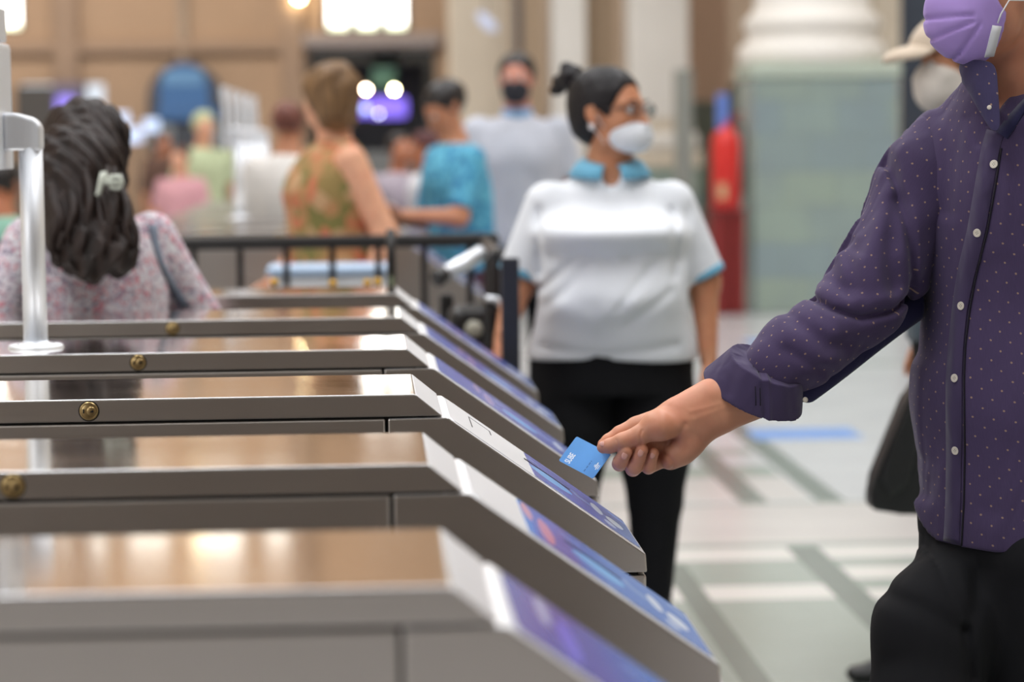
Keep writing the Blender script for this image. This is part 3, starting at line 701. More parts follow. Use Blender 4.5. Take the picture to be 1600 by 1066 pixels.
def half(p, n):
    """everything behind the plane through p facing n"""
    p, n = A3(p), A3(n); n = n / np.linalg.norm(n)
    def f(P): return (P - p) @ n
    f.bb = (np.full(3, -1e3), np.full(3, 1e3)); return f
def grow(a, t):
    def f(P): return a(P) - t
    f.bb = (a.bb[0] - t, a.bb[1] + t); return f
def ripple(a, fn):
    def f(P): return a(P) + fn(P)
    f.bb = a.bb; return f
def mesh_from(f, h, bb=None):
    """surface net of f < 0 on a grid of step h"""
    lo, hi = bb if bb is not None else f.bb
    lo = np.array(lo, float) - 3 * h; hi = np.array(hi, float) + 3 * h; K = 4
    n = (np.ceil((hi - lo) / (h * K)).astype(int) + 1)
    ax = [lo[i] + h * K * (np.arange(n[i]) + 0.5) - 0.5 * h for i in range(3)]
    G = np.stack(np.meshgrid(*ax, indexing='ij'), -1).reshape(-1, 3)
    C = f(G).reshape(n)
    near = np.abs(C) < h * K * 2.3
    N = n * K; Fv = np.repeat(np.repeat(np.repeat(C, K, 0), K, 1), K, 2).astype(np.float64)
    mk = np.repeat(np.repeat(np.repeat(near, K, 0), K, 1), K, 2)
    I = np.argwhere(mk); out = np.empty(len(I))
    for s in range(0, len(I), 400000):
        out[s:s+400000] = f(lo + I[s:s+400000] * h)
    Fv[mk] = out
    S = Fv < 0
    cells = tuple(slice(0, k - 1) for k in N); acc = np.zeros(tuple(N - 1) + (3,)); cnt = np.zeros(tuple(N - 1))
    offs = [(0,0,0),(1,0,0),(0,1,0),(1,1,0),(0,0,1),(1,0,1),(0,1,1),(1,1,1)]
    def corner(A, o): return A[o[0]:N[0]-1+o[0], o[1]:N[1]-1+o[1], o[2]:N[2]-1+o[2]]
    for a_ in offs:
        for d in range(3):
            if a_[d]: continue
            b_ = list(a_); b_[d] = 1
            fa, fb = corner(Fv, a_), corner(Fv, b_); m = (fa < 0) != (fb < 0)
            t = np.where(m, fa / np.where(m, fa - fb, 1), 0)
            for e in range(3):
                acc[..., e] += np.where(m, a_[e] + (t if e == d else 0), 0)
            cnt += m
    act = cnt > 0; idx = -np.ones(tuple(N - 1), int); ii = np.argwhere(act); idx[act] = np.arange(len(ii))
    V = lo + (ii + acc[act] / cnt[act][:, None]) * h
    Q = []
    for d in range(3):
        u, v = (d + 1) % 3, (d + 2) % 3
        sl0 = [slice(1, N[i] - 1) for i in range(3)]; sl1 = list(sl0)
        sl0[d] = slice(0, N[d] - 1); sl1[d] = slice(1, N[d])
        s0, s1 = S[tuple(sl0)], S[tuple(sl1)]
        for sgn, m in ((1, s0 & ~s1), (-1, ~s0 & s1)):
            e = np.argwhere(m)
            if not len(e): continue
            for i in range(3):
                if i != d: e[:, i] += 1
            def cell(du, dv):
                c = e.copy(); c[:, u] -= du; c[:, v] -= dv; return idx[c[:, 0], c[:, 1], c[:, 2]]
            q = np.stack([cell(0, 0), cell(1, 0), cell(1, 1), cell(0, 1)], 1)
            Q.append(q if sgn > 0 else q[:, ::-1])
    return V, np.concatenate(Q) if Q else np.zeros((0, 4), int)
def np_mesh(name, V, Q, pat=None):
    me = bpy.data.meshes.new(name)
    me.vertices.add(len(V)); me.vertices.foreach_set('co', np.asarray(V, np.float32).ravel())
    me.loops.add(Q.size); me.loops.foreach_set('vertex_index', Q.ravel().astype(np.int32))
    me.polygons.add(len(Q)); me.polygons.foreach_set('loop_start', np.arange(0, Q.size, 4, dtype=np.int32))
    me.polygons.foreach_set('use_smooth', np.ones(len(Q), bool))
    me.update(calc_edges=True); me.validate()
    if pat is not None:
        a = me.attributes.new('pat', 'FLOAT_VECTOR', 'POINT'); a.data.foreach_set('vector', np.asarray(pat(V), np.float32).ravel())
    return me
def grown(name, f, h, m, parent=None, bb=None, pat=None, origin=None):
    fs = f if isinstance(f, list) else [(f, h, bb)]
    Vs, Qs, n = [], [], 0
    for g, hh, b in fs:
        V, Q = mesh_from(g, hh, b); Vs.append(V); Qs.append(Q + n); n += len(V)
    V, Q = np.concatenate(Vs), np.concatenate(Qs)
    if origin is not None: V = V - np.array(origin)
    return link_obj(name, np_mesh(name, V, Q, pat), m, parent)
def noise_fn(amp, scale, seed=0, stretch=(1, 1, 1)):
    r = np.random.default_rng(seed); K = r.normal(size=(9, 3)) * scale / np.array(stretch); ph = r.uniform(0, 6.28, 9)
    def f(P): return amp * np.sin(P @ K.T + ph).mean(1) * 2.2
    return f
def rotz(v, a):
    c, s = math.cos(a), math.sin(a); return Vector((v[0]*c - v[1]*s, v[0]*s + v[1]*c, v[2]))
def axes(face, up=(0, 0, 1), tilt=0.0):
    """rows: right, face, up for something looking along face"""
    f = Vector(face).normalized(); u = Vector(up); r = f.cross(u).normalized(); u = r.cross(f).normalized()
    if tilt: u = (u * math.cos(tilt) + r * math.sin(tilt)).normalized(); r = f.cross(u).normalized()
    return np.array([r, f, u])

# a head: origin between the ears' tops, s = scale (1 for a 0.225 m head)
def head_sdf(c, R, s=1.0, ears=True, face=True):
    c = A3(c); R = np.array(R)
    W = lambda x, y, z: c + (np.array([x, y, z]) * s) @ R
    E = lambda p, r, q=None: ell(W(*p), np.array(r) * s, R)
    parts = [E((0, -0.010, 0.030), (0.074, 0.094, 0.082)), E((0, 0.028, -0.025), (0.062, 0.062, 0.080)), E((0, 0.042, -0.070), (0.044, 0.045, 0.036)), cone(W(0.034, 0.02, -0.062), W(-0.034, 0.02, -0.062), 0.024 * s, 0.024 * s)]
    if face:
        parts += [cone(W(0, 0.087, 0.012), W(0, 0.108, -0.026), 0.008 * s, 0.012 * s), cone(W(-0.012, 0.094, -0.030), W(0.012, 0.094, -0.030), 0.007 * s, 0.007 * s),
                  cone(W(-0.045, 0.066, 0.026), W(-0.012, 0.082, 0.024), 0.009 * s, 0.009 * s), cone(W(0.045, 0.066, 0.026), W(0.012, 0.082, 0.024), 0.009 * s, 0.009 * s),
                  E((0.040, 0.055, -0.022), (0.02, 0.02, 0.018)), E((-0.040, 0.055, -0.022), (0.02, 0.02, 0.018))]
    f = uni(parts, 0.016 * s)
    if face:
        f = sub(f, uni([E((0.031, 0.092, 0.010), (0.015, 0.012, 0.009)), E((-0.031, 0.092, 0.010), (0.015, 0.012, 0.009))]), 0.008 * s)
        lips = uni([E((0, 0.088, -0.054), (0.024, 0.011, 0.006)), E((0, 0.086, -0.064), (0.020, 0.011, 0.007))], 0.003 * s)
        f = uni([f, lips], 0.004 * s)
    if ears:
        es = []
        for k in (1, -1):
            e = uni([E((0.076 * k, -0.010, 0.006), (0.009, 0.019, 0.026)), E((0.074 * k, -0.004, -0.020), (0.008, 0.010, 0.012))], 0.008 * s)
            e = sub(e, E((0.087 * k, -0.006, 0.006), (0.008, 0.011, 0.015)), 0.004 * s); es.append(e)
        f = uni([f] + es, 0.005 * s)
    return f

def hand_sdf(wrist, d, palm, side=1, curl=0.4, s=1.0, spread=0.10, thumb_out=0.6):
    """relaxed hand: d points from wrist to fingers, palm is the palm's normal, side +1 puts the thumb along d x palm"""
    w = Vector(wrist); d = Vector(d).normalized(); p = Vector(palm); p = (p - d * p.dot(d)).normalized(); t = d.cross(p) * side
    W = lambda a, b, c: w + (d * a + t * b + p * c) * s
    parts = [fcone(W(-0.02, 0, 0), W(0.02, 0, 0), 0.027 * s, 0.029 * s, p, 0.62), fcone(W(0.02, 0.005, 0), W(0.080, 0.006, 0.002), 0.034 * s, 0.040 * s, p, 0.34),
             fcone(W(0.03, 0.028, 0.006), W(0.060, 0.030, 0.008), 0.016 * s, 0.013 * s, p, 0.8)]
    for i, (b, L, r) in enumerate([(0.029, 0.072, 0.0088), (0.010, 0.080, 0.0090), (-0.010, 0.074, 0.0086), (-0.028, 0.058, 0.0076)]):
        a0 = 0.084 - (0.004 if i == 0 else 0.010 if i == 3 else 0); q = W(a0, b, 0.001); ang = curl * 0.7
        sp = (1.5 - i) * spread
        for j, fr in enumerate((0.46, 0.30, 0.24)):
            dirv = (d * math.cos(ang) + p * math.sin(ang) + t * sp * 0.5).normalized(); e = q + dirv * L * fr * s
            parts.append(cone(q, e, r * (1 - 0.10 * j) * s, r * (1 - 0.10 * (j + 1)) * s)); q = e; ang += curl * (1.1 + 0.15 * i)
    q = W(0.028, 0.030, 0.008); a = W(0.062, 0.030 + 0.030 * thumb_out, 0.018); b = W(0.092, 0.034 + 0.036 * thumb_out, 0.022); c_ = W(0.115, 0.036 + 0.034 * thumb_out, 0.024)
    parts += [cone(q, a, 0.0145 * s, 0.0115 * s), cone(a, b, 0.0112 * s, 0.0098 * s), cone(b, c_, 0.0098 * s, 0.0080 * s)]
    f = uni(parts, 0.0035 * s); lo = np.array(w) - 0.24 * s; hi = np.array(w) + 0.24 * s
    f.bb = (np.maximum(f.bb[0], lo), np.minimum(f.bb[1], hi)); return f

def drape(mesh_objs):
    """ray caster on finished world-space meshes: hit(origin, direction)"""
    vs_, fs_, n = [], [], 0
    for o in mesh_objs:
        me = o.data; vs_ += [o.matrix_world @ v.co for v in me.vertices]; fs_ += [[i + n for i in p.vertices] for p in me.polygons]; n = len(vs_)
    t = BVHTree.FromPolygons(vs_, fs_)
    def hit(px, py, up=0.0):
        r = Vector(_ray(px, py)).normalized(); h = t.ray_cast(Vector((0, 0, H)), r)
        if h[0] is None: return None
        return h[0] + h[1] * up, h[1]
    hit.tree = t; return hit
def ribbon(name, pts, nrm, w, th, m, parent, taper=False):
    """flat strip through pts, lying on a surface whose normals are nrm"""
    bm = bmesh.new(); rows = []
    for i, p in enumerate(pts):
        d = (pts[min(i+1, len(pts)-1)] - pts[max(i-1, 0)]).normalized(); s_ = nrm[i].cross(d).normalized() * (w[i] if isinstance(w, list) else w) / 2
        rows.append([bm.verts.new(p - s_), bm.verts.new(p - s_ + nrm[i] * th), bm.verts.new(p + s_ + nrm[i] * th), bm.verts.new(p + s_)])
    for a, b in zip(rows, rows[1:]):
        for k in range(4):
            f = bm.faces.new((a[k], a[(k+1) % 4], b[(k+1) % 4], b[k])); f.smooth = k == 1
    bm.faces.new(rows[0][::-1]); bm.faces.new(rows[-1])
    return bm_obj(name, bm, m, parent)
def seg2(poly, Y=3.66): return [np.array([U(x, y, Y).x, U(x, y, Y).z]) for x, y in poly]
def groove(poly, w, d, ymax=9.0, Y=3.66, one_sided=0):
    S = seg2(poly, Y)
    def f(P):
        q = P[:, [0, 2]]; best = np.full(len(P), 1e9); sd = np.zeros(len(P))
        for a, b in zip(S, S[1:]):
            ba = b - a; t = np.clip((q - a) @ ba / (ba @ ba), 0, 1); r = q - a - t[:, None] * ba; dd = np.linalg.norm(r, axis=1)
            m = dd < best; best[m] = dd[m]; sd[m] = (ba[0] * r[m, 1] - ba[1] * r[m, 0])
        g = d * np.exp(-(best / w) ** 2)
        if one_sided: g = g * np.where(sd * one_sided > 0, 1, np.exp(-(best / (w * .25)) ** 2))
        return g * (P[:, 1] < ymax)
    return f
def plus(*fs): return lambda P: sum(f(P) for f in fs)

# ------------------------------------------------------------------ people, general builder
SKIN_A = skin('skin_light', srgb(222, 166, 134)); SKIN_B = skin('skin_tan', srgb(198, 138, 104)); SKIN_C = skin('skin_warm', srgb(188, 122, 88))
M_HAIR = mat('dark_hair', srgb(30, 24, 24), 0.42, 0, 0.5, var=0.4, vscale=30, bump=0.4, bscale=120)
def hairmat(name, col, stretch=(60, 60, 6)):
    if name in MATS: return MATS[name]
    m = bpy.data.materials.new(name); m.use_nodes = True; n = NT(m); MATS[name] = m
    nz = n.noise(1.0, 3, n.coord('Object', stretch), 0.6, 0.4)
    lo = tuple(c * 0.45 for c in col[:3]) + (1,); hi = tuple(min(1, c * 1.7) for c in col[:3]) + (1,)
    n.link(n.ramp(nz.outputs[0], [(0.3, lo), (0.7, hi)]), n.b.inputs['Base Color'])
    n.b.inputs['Roughness'].default_value = 0.5; n.b.inputs['Specular IOR Level'].default_value = .3; n.bump(nz.outputs[0], 0.7, 0.006); return m
M_EYE = mat('eye_white', srgb(226, 222, 218), 0.2); M_IRIS = mat('dark_iris', srgb(40, 26, 20), 0.15)
M_SHOE = mat('black_shoe', srgb(24, 24, 26), 0.4)

def person(label, pos, yaw, height=1.70, res=0.012, arms=None, hold=None, skinm=SKIN_B, shirt=None, shirt_m=None, sleeve=0.62, trousers_m=None, hair_m=None, hair='short',
           mask_m=None, collar_m=None, head_yaw=0.0, head_pitch=0.0, lean=0.0, girth=1.0, belly=0.0, bust=0.0, legs=True, grp=None, hem=0.88, cuff_m=None, shirt_noise=.004, head_s=1.0, thigh=1.0, knee_x=.10, sh_drop=0.0, shirt_fn=None, neck_cut=None, pose_legs=((0.0, 0.0), (0.0, 0.0)), skirt=False, cat='person', hood=None):
    """yaw turns the person from facing the camera; arms = ((elbow, wrist), (elbow, wrist)) for the person's left (+x) and right, in the person's own frame"""
    t = thing('person', label, cat, pos, grp); k = height / 1.72; g = girth; g2 = 1 + (g - 1) * .75; g3 = 1 + (g - 1) * .35
    t.rotation_euler = (0, 0, yaw)
    sh_y = -0.01 - lean * 0.5; 
    def T(x, y, z): return Vector((x * k, (y - lean * max(0, z - 0.9)) * k, z * k))
    trunk = [(0.80, 0, 0, .150*g, .115*g), (0.90, 0, 0.0, .168*g, .122*g), (1.0, 0, -0.005 - belly*.5, .152*g, (.112 + belly*.6)*g), (1.08, 0, -0.008 - belly, .146*g, (.108 + belly)*g), (1.18, 0, -0.006 - belly*.5 , .152*g, (.112 + belly*.5)*g),
             (1.28, 0, -0.010 - bust*.6, .164*g2, (.116 + bust*.8)*g), (1.36 - sh_drop, 0, -0.004 - bust*.2, .160*g3, .102*g3), (1.415 - sh_drop * .6, 0, 0.004, .112*g3, .078), (1.455, 0, 0.01, .07, .058), (1.50, 0, 0.01, .052, .054)]
    lv = [(z * k, x * k, (y - lean * max(0, z - .9)) * k, rx * k, ry * k) for z, x, y, rx, ry in trunk]
    hz = T(0, -0.012, 1.60 - (head_s - 1) * .08); c, s = math.cos(head_yaw), math.sin(head_yaw)
    face = Vector((s, -c, -math.tan(head_pitch))).normalized(); RH = axes(face)
    headf = head_sdf(hz, RH, k * head_s)
    neck = cone(T(0, 0.012, 1.42), hz + Vector((0, 0.01, -0.06)) * k, .058 * k, .052 * k)
    arms = arms or (((0.235, 0.0, 1.13), (0.25, -0.06, 0.88)), ((-0.235, 0.0, 1.13), (-0.25, -0.06, 0.88)))
    body = [(uni([loft(lv), neck, headf], 0.02 * k), res, None)]
    limbs = []; cloth_arms = []; hands = []; cuffs = []
    for i, sgn in enumerate((1, -1)):
        S = T(sgn * (.150 + .018 * g), 0.0, 1.378 - sh_drop); E = T(*arms[i][0]); Wr = T(*arms[i][1])
        up = cone(S, E, .050 * k * g ** .7, .040 * k * g ** .7); fo = fcone(E, Wr, .040 * k * g ** .6, .026 * k, (1, 0, 0), 0.95)
        limbs += [up, fo]
        end = S + (E - S) * sleeve if sleeve <= 1 else E + (Wr - E) * (sleeve - 1)
        dd = ((E - S) if sleeve <= 1 else (Wr - E)).normalized()
        if sleeve > 0:
            parts = [cone(S, E, (.058 * g ** .7 + .004) * k, (.056 * g ** .7) * k)] + ([cone(E, Wr, .052 * k, .040 * k)] if sleeve > 1 else [])
            cloth_arms.append(inter(uni(parts, 0.01), half(end, dd), 0.004))
            cuffs.append(inter(grow(inter(uni(parts, 0.01), half(end + dd * .001, dd), 0.004), 0.003), half(end - dd * .020, -dd), 0.003))
        h_ = (hold[i] if hold else None) or {}
        dirv = Vector(h_.get('d', (Wr - E))).normalized(); palm = Vector(h_.get('palm', (-sgn, 0.1, 0)))
        sd = 1 if dirv.cross(palm).dot(Vector(h_.get('thumb', (0, -1, 0.2)))) > 0 else -1
        hands.append((hand_sdf(Wr, dirv, palm, sd, h_.get('curl', 0.35), k), min(res, 0.0045), None))
    bodyf = uni([loft(lv), neck, headf] + limbs, 0.022 * k)
    legf = []; trf = []
    for i, sgn in enumerate((1, -1)):
        a, b = pose_legs[i]; hip = T(sgn * .088 * g, 0, .90); kn = T(sgn * knee_x * g ** .5, a, .48); an = T(sgn * knee_x, b, .085)
        an.y = b * k; kn.y = a * k
        legf += [cone(hip, kn, .080 * k * g, .052 * k), cone(kn, an, .050 * k, .034 * k)]
        trf += [cone(hip, (hip + kn) / 2, .088 * k * g, .080 * k * g * thigh), cone((hip + kn) / 2, kn, .080 * k * g * thigh, .062 * k * g ** .5 * thigh ** .5), cone(kn, an, .062 * k * g ** .5 * thigh ** .5, .050 * k)]
    bodyf = uni([bodyf] + legf, 0.02 * k) if legs else bodyf
    b = grown('body', [(bodyf, res, None)] + hands, 0, skinm, t)
    if legs:
        tl = [(z, x, y, rx + .006, ry + .006) for z, x, y, rx, ry in lv if z < 1.01 * k]
        tf = inter(uni([loft(tl)] + trf, 0.02 * k), half((0, 0, 0.05), (0, 0, -1)))
        grown('trousers', tf, res, trousers_m or mat('dark_trousers', srgb(34, 34, 40), 0.8), t)
        for i, sgn in enumerate((1, -1)):
            y = pose_legs[i][1] * k; x = sgn * knee_x * k
            sf = inter(uni([cone((x, y + .035 * k, .05 * k), (x, y - .10 * k, .028 * k), .042 * k, .034 * k), fcone((x, y + .02, .03 * k), (x, y - .145 * k, .022 * k), .045 * k, .04 * k, (0, 0, 1), .6), cone((x, y + .02 * k, .04 * k), (x, y + .02 * k, .11 * k), .045 * k, .042 * k)], .02), half((0, 0, 0.002), (0, 0, -1)))
            grown('shoe', sf, max(res * .7, .006), M_SHOE, t)
    if shirt_m is not None:
        sl = [(z, x, y, rx + .018 * k, ry + .018 * k) for z, x, y, rx, ry in lv if z < 1.455 * k + 1e-4]
        sl[-1] = (1.450 * k, sl[-1][1], sl[-1][2], .074 * k, .066 * k)
        sf = inter(uni([loft(sl)] + cloth_arms, 0.03 * k), half((0, 0, hem * k), (0, 0, -1)), 0.006)
        sf = ripple(sf, noise_fn(shirt_noise * k, 16, len(COL.objects), (1, 1, 2.2)))
        if shirt_fn: sf = ripple(sf, shirt_fn)
        if neck_cut: sf = sub(sf, ell(T(*neck_cut[0]), np.array(neck_cut[1]) * k), .006)
        so = grown('shirt', sf, res, shirt_m, t)
        if cuff_m is not None:
            for cf in cuffs: grown('sleeve_band', cf, min(res, .006), cuff_m, so)
        if collar_m is not None and collar_m != 'own':
            bm = bmesh.new(); c0 = T(0, 0.008, 1.448)
            add_lathe(bm, c0, [(.078 * k, -.016), (.066 * k, .020 * k), (.062 * k, .034 * k), (.058 * k, .020 * k), (.060 * k, -.01)], 28); bm_obj('collar', bm, collar_m, so)
    if hair == 'short' and hair_m:
        hs = sub(ell(hz + Vector(RH.T @ np.array([0, -.016, .034])) * k, np.array([.083, .100, .090]) * k, RH), uni([ell(hz + Vector(RH.T @ np.array([0, .075, -.022])) * k, np.array([.085, .075, .082]) * k, RH), half(hz + Vector(RH.T @ np.array([0, 0, -.045])) * k, RH.T @ np.array([0, .25, 1.0]))]), .008)
        grown('hair', ripple(hs, noise_fn(.004, 60, 3)), min(res, .008), hair_m, t)
    if hair == 'bob' and hair_m:
        hs = uni([ell(hz + Vector(RH.T @ np.array([0, -.020, .034])) * k, np.array([.100, .115, .100]) * k, RH), ell(hz + Vector(RH.T @ np.array([0, -.042, -.040])) * k, np.array([.088, .078, .085]) * k, RH)], .03)
        hs = sub(hs, ell(hz + Vector(RH.T @ np.array([0, .105, -.035])) * k, np.array([.080, .085, .095]) * k, RH), .015)
        grown('hair', ripple(hs, noise_fn(.006, 50, 5)), min(res, .008), hair_m, t)
    if hair == 'long' and hair_m:
        hs = uni([ell(hz + Vector(RH.T @ np.array([0, -.020, .034])) * k, np.array([.092, .108, .095]) * k, RH), cone(hz + Vector((0, .05, -.02)) * k, T(0, .09, 1.34), .080 * k, .060 * k)], .03)
        hs = sub(hs, ell(hz + Vector(RH.T @ np.array([0, .105, -.035])) * k, np.array([.080, .085, .095]) * k, RH), .012)
        grown('hair', ripple(hs, noise_fn(.005, 50, 6)), min(res, .008), hair_m, t)
    if mask_m is not None:
        ms = inter(grow(head_sdf(hz, RH, k, ears=False), .005), inter(ell(hz + Vector(RH.T @ np.array([0, .072, -.052])) * k, np.array([.070, .066, .052]) * k, RH), half(hz + Vector(RH.T @ np.array([0, .02, 0])) * k, -RH[1])))
        grown('face_mask', ms, min(res, .006), mask_m, t)
    for sgn in (1, -1):
        e = hz + Vector(RH.T @ np.array([.031 * sgn, .079, .010])) * k * head_s
        bm = bmesh.new(); add_ball(bm, e, .0105 * k, 0, 14, 10); add_ball(bm, e + Vector(RH[1]) * .0065 * k, .0052 * k, 1, 10, 8); bm_obj('eye', bm, [M_EYE, M_IRIS], t)
    t['_hz'] = tuple(hz); return t
def ground(px, Y): return (U(px, 533, Y).x, Y, 0)

M_JEANS = cloth('dark_jeans', srgb(40, 46, 62)); M_BLKTR = cloth('black_trousers', srgb(24, 24, 27))
# woman with short auburn hair in a flowered top, seen from behind and the side
def flower(name, cols, scale=22):
    m = bpy.data.materials.new(name); m.use_nodes = True; n = NT(m); MATS[name] = m
    v = n.add('ShaderNodeTexVoronoi'); v.inputs['Scale'].default_value = scale; co = n.coord('Object'); 
    d = n.noise(scale * .5, 2, co); mx = n.add('ShaderNodeVectorMath', operation='ADD'); sc_ = n.add('ShaderNodeVectorMath', operation='SCALE'); sc_.inputs['Scale'].default_value = .05
    n.link(d.outputs['Color'], sc_.inputs[0]); n.link(co, mx.inputs[0]); n.link(sc_.outputs[0], mx.inputs[1]); n.link(mx.outputs[0], v.inputs['Vector'])
    sp = n.add('ShaderNodeSeparateColor'); n.link(v.outputs['Color'], sp.inputs[0])
    st = [(i / len(cols), c) for i, c in enumerate(cols)]
    n.link(n.ramp(sp.outputs[0], st, 'CONSTANT'), n.b.inputs['Base Color']); n.b.inputs['Roughness'].default_value = .85
    f = n.noise(9, 2, n.coord('Object', (1, 1, .5))); n.bump(f.outputs[0], .3, .04)
    return m
person('person in a sleeveless olive and orange flowered top with short auburn hair, behind the railing', ground(524, 8.45), -1.18, 1.68, 0.009,
       arms=(((0.24, 0.10, 1.12), (0.26, 0.02, 0.90)), ((-0.24, 0.02, 1.12), (-0.25, -0.16, 0.92))), skinm=SKIN_A, shirt_m=flower('flowered_top', [srgb(120, 112, 60), srgb(176, 128, 84), srgb(194, 112, 80), srgb(146, 122, 72), srgb(190, 150, 110)]),
       sleeve=0, hair='bob', hair_m=hairmat('auburn_hair', srgb(112, 84, 56)), head_yaw=-1.15, girth=1.20, trousers_m=M_JEANS)
person('person in a teal patterned t-shirt looking down at a phone behind the railing', ground(732, 10.28), -1.15, 1.66, 0.012,
       arms=(((0.22, -0.12, 1.13), (0.12, -0.34, 1.14)), ((-0.24, -0.06, 1.10), (-0.10, -0.34, 1.12))), hold=({'d': (-0.2, -1, 0.3), 'palm': (0, -0.2, 1)}, {'d': (0.2, -1, 0.3), 'palm': (0, -0.2, 1)}),
       skinm=SKIN_B, shirt_m=flower('teal_pattern_shirt', [srgb(72, 150, 186), srgb(90, 168, 200), srgb(60, 130, 170), srgb(100, 180, 206)], 40), sleeve=0.85, hair='short', hair_m=M_HAIR, head_pitch=0.6, lean=0.12, girth=1.05, trousers_m=mat('maroon_trousers', srgb(84, 50, 66), .8))
person('person in a grey polo with light blue collar and dark mask, standing at the back', ground(812, 11.0), -0.05, 1.80, 0.012, skinm=skin('skin_rosy', srgb(202, 140, 120)),
       shirt_m=cloth('grey_polo', srgb(190, 192, 202)), collar_m=mat('pale_blue_collar', srgb(130, 172, 214), .8), sleeve=0.78, hair='short', hair_m=M_HAIR, mask_m=mat('dark_mask', srgb(44, 44, 52), .8), head_yaw=-0.15, girth=1.12, trousers_m=M_BLKTR)
person('person in a loose white top with reddish brown hair beside the blurred display posts', ground(456, 11.79), 2.9, 1.60, 0.012, skinm=SKIN_B, shirt_m=cloth('white_blouse', srgb(236, 230, 224)),
       sleeve=1.3, hair='short', hair_m=hairmat('red_brown_hair', srgb(110, 66, 56)), girth=1.1, trousers_m=mat('peach_trousers', srgb(206, 160, 136), .8))
person('person in a pale green top, small and blurred left of the display posts', ground(325, 17.5), 0.4, 1.62, 0.014, skinm=SKIN_A, shirt_m=cloth('pale_green_top', srgb(186, 196, 158)), sleeve=0.8, hair='short', hair_m=mat('straw_hat_hair', srgb(190, 196, 150), .8), trousers_m=M_JEANS)
person('person in a pink top, small and blurred beside the one in pale green', ground(288, 17.0), -0.3, 1.38, 0.014, skinm=SKIN_A, shirt_m=cloth('pink_top', srgb(206, 152, 158)), sleeve=0.8, hair='short', hair_m=hairmat('brown_hair', srgb(90, 60, 48)), trousers_m=mat('pink_trousers', srgb(190, 146, 150), .8))
person('person in a white shirt, blurred between the flowered top and the teal shirt', ground(668, 13.3), -1.57, 1.46, 0.014, girth=.8, skinm=SKIN_C, shirt_m=cloth('white_shirt', srgb(222, 220, 224)), sleeve=0.9, hair='short', hair_m=mat('dark_red_hair', srgb(84, 44, 44), .7), trousers_m=M_BLKTR)
person('short person in a lilac grey shirt left of the white shirt, blurred', ground(628, 14.06), 0.3, 1.45, 0.014, skinm=SKIN_C, shirt_m=cloth('lilac_shirt', srgb(172, 160, 170)), sleeve=0.9, hair='short', hair_m=M_HAIR, trousers_m=M_BLKTR)
person('person in a mint green top at the far left behind the display pole', ground(8, 9.3), 2.9, 1.36, 0.014, skinm=SKIN_C, shirt_m=cloth('mint_top', srgb(140, 184, 164)), sleeve=0.7, hair='short', hair_m=M_HAIR, hem=0.86, trousers_m=mat('salmon_skirt', srgb(196, 150, 130), .8))
person('person in dark brown clothes, tiny and blurred below the blue kiosk', ground(262, 24.0), .5, 1.50, 0.02, skinm=SKIN_C, shirt_m=cloth('dark_brown_coat', srgb(96, 72, 62)), sleeve=1.4, hair='short', hair_m=M_HAIR, trousers_m=M_BLKTR)
# ------------------------------------------------------------------ the attendant in the white polo
M_POLO = cloth('white_polo_cloth', srgb(234, 236, 241), var=.03, fold=.25, fscale=5); M_CYAN = cloth('light_blue_trim', srgb(112, 176, 206), fold=.1)
M_MASKW = cloth('white_mask_cloth', srgb(232, 234, 240), fold=.1, fscale=20)
off_pos = ground(955, 6.42)
PFs = []
def PF(P):
    Q = P + np.array(off_pos); return sum(g(Q) for g in PFs)
for pl_, w_, d_ in (([(852, 452), (880, 425), (905, 402)], .010, .012), ([(858, 480), (900, 440), (925, 405)], .014, .008), ([(870, 398), (915, 392), (950, 402)], .018, .008), ([(985, 398), (1015, 388), (1040, 396)], .018, .010),
                   ([(968, 480), (1000, 440), (1022, 415)], .011, .010), ([(985, 505), (1020, 478), (1050, 455)], .010, .008), ([(850, 545), (950, 556), (1060, 540)], .012, .008), ([(848, 330), (846, 380), (850, 430)], .010, .012), ([(1056, 330), (1060, 380), (1058, 430)], .010, .012), ([(880, 480), (930, 500), (990, 470)], .03, -.012), ([(860, 350), (950, 352), (1040, 350)], .03, -.005), ([(1085, 330), (1078, 380), (1070, 410)], .012, .005)):
    PFs.append(groove(pl_, w_, d_, off_pos[1] - .02, off_pos[1] - .15))
off = person('person in a white polo with light blue trim, glasses, white mask and a hair bun', off_pos, -0.05, 1.60, 0.008,
    arms=(((0.268, 0.01, 1.11), (0.275, -0.06, 0.885)), ((-0.262, 0.00, 1.12), (-0.315, -0.13, 0.955))), hold=({'curl': .5}, {'curl': .7, 'd': (-.15, -.2, -1), 'palm': (.8, -.4, 0)}),
    skinm=skin('skin_olive', srgb(202, 140, 104)), shirt_m=M_POLO, cuff_m=M_CYAN, sleeve=.93, trousers_m=M_BLKTR, hair=None, head_yaw=.98, girth=1.32, belly=.035, bust=.035, hem=.900, shirt_noise=.006, head_s=1.10, thigh=1.22, knee_x=.108, sh_drop=.045, neck_cut=((0, -.105, 1.445), (.042, .075, .062)), shirt_fn=lambda P: PF(P))
hz = Vector(off['_hz']); k0 = 1.60 / 1.72; k = k0 * 1.10; RH = axes(Vector((math.sin(.98), -math.cos(.98), 0)))
LW = lambda x, y, z: hz + Vector(RH.T @ np.array([x, y, z])) * k
def HE(p, r): return ell(LW(*p), np.array(r) * k, RH)
hs = uni([HE((0, -.018, .034), (.083, .104, .094)), HE((0, -.055, -.01), (.072, .055, .07))], .02)
hs = sub(hs, uni([HE((0, .094, -.012), (.095, .072, .094)), HE((.085, .012, -.045), (.03, .05, .055)), HE((-.085, .012, -.045), (.03, .05, .055)), cone(LW(.10, -.008, -.005), LW(.07, -.008, -.005), .024, .02), cone(LW(-.10, -.008, -.005), LW(-.07, -.008, -.005), .024, .02)]), .006)
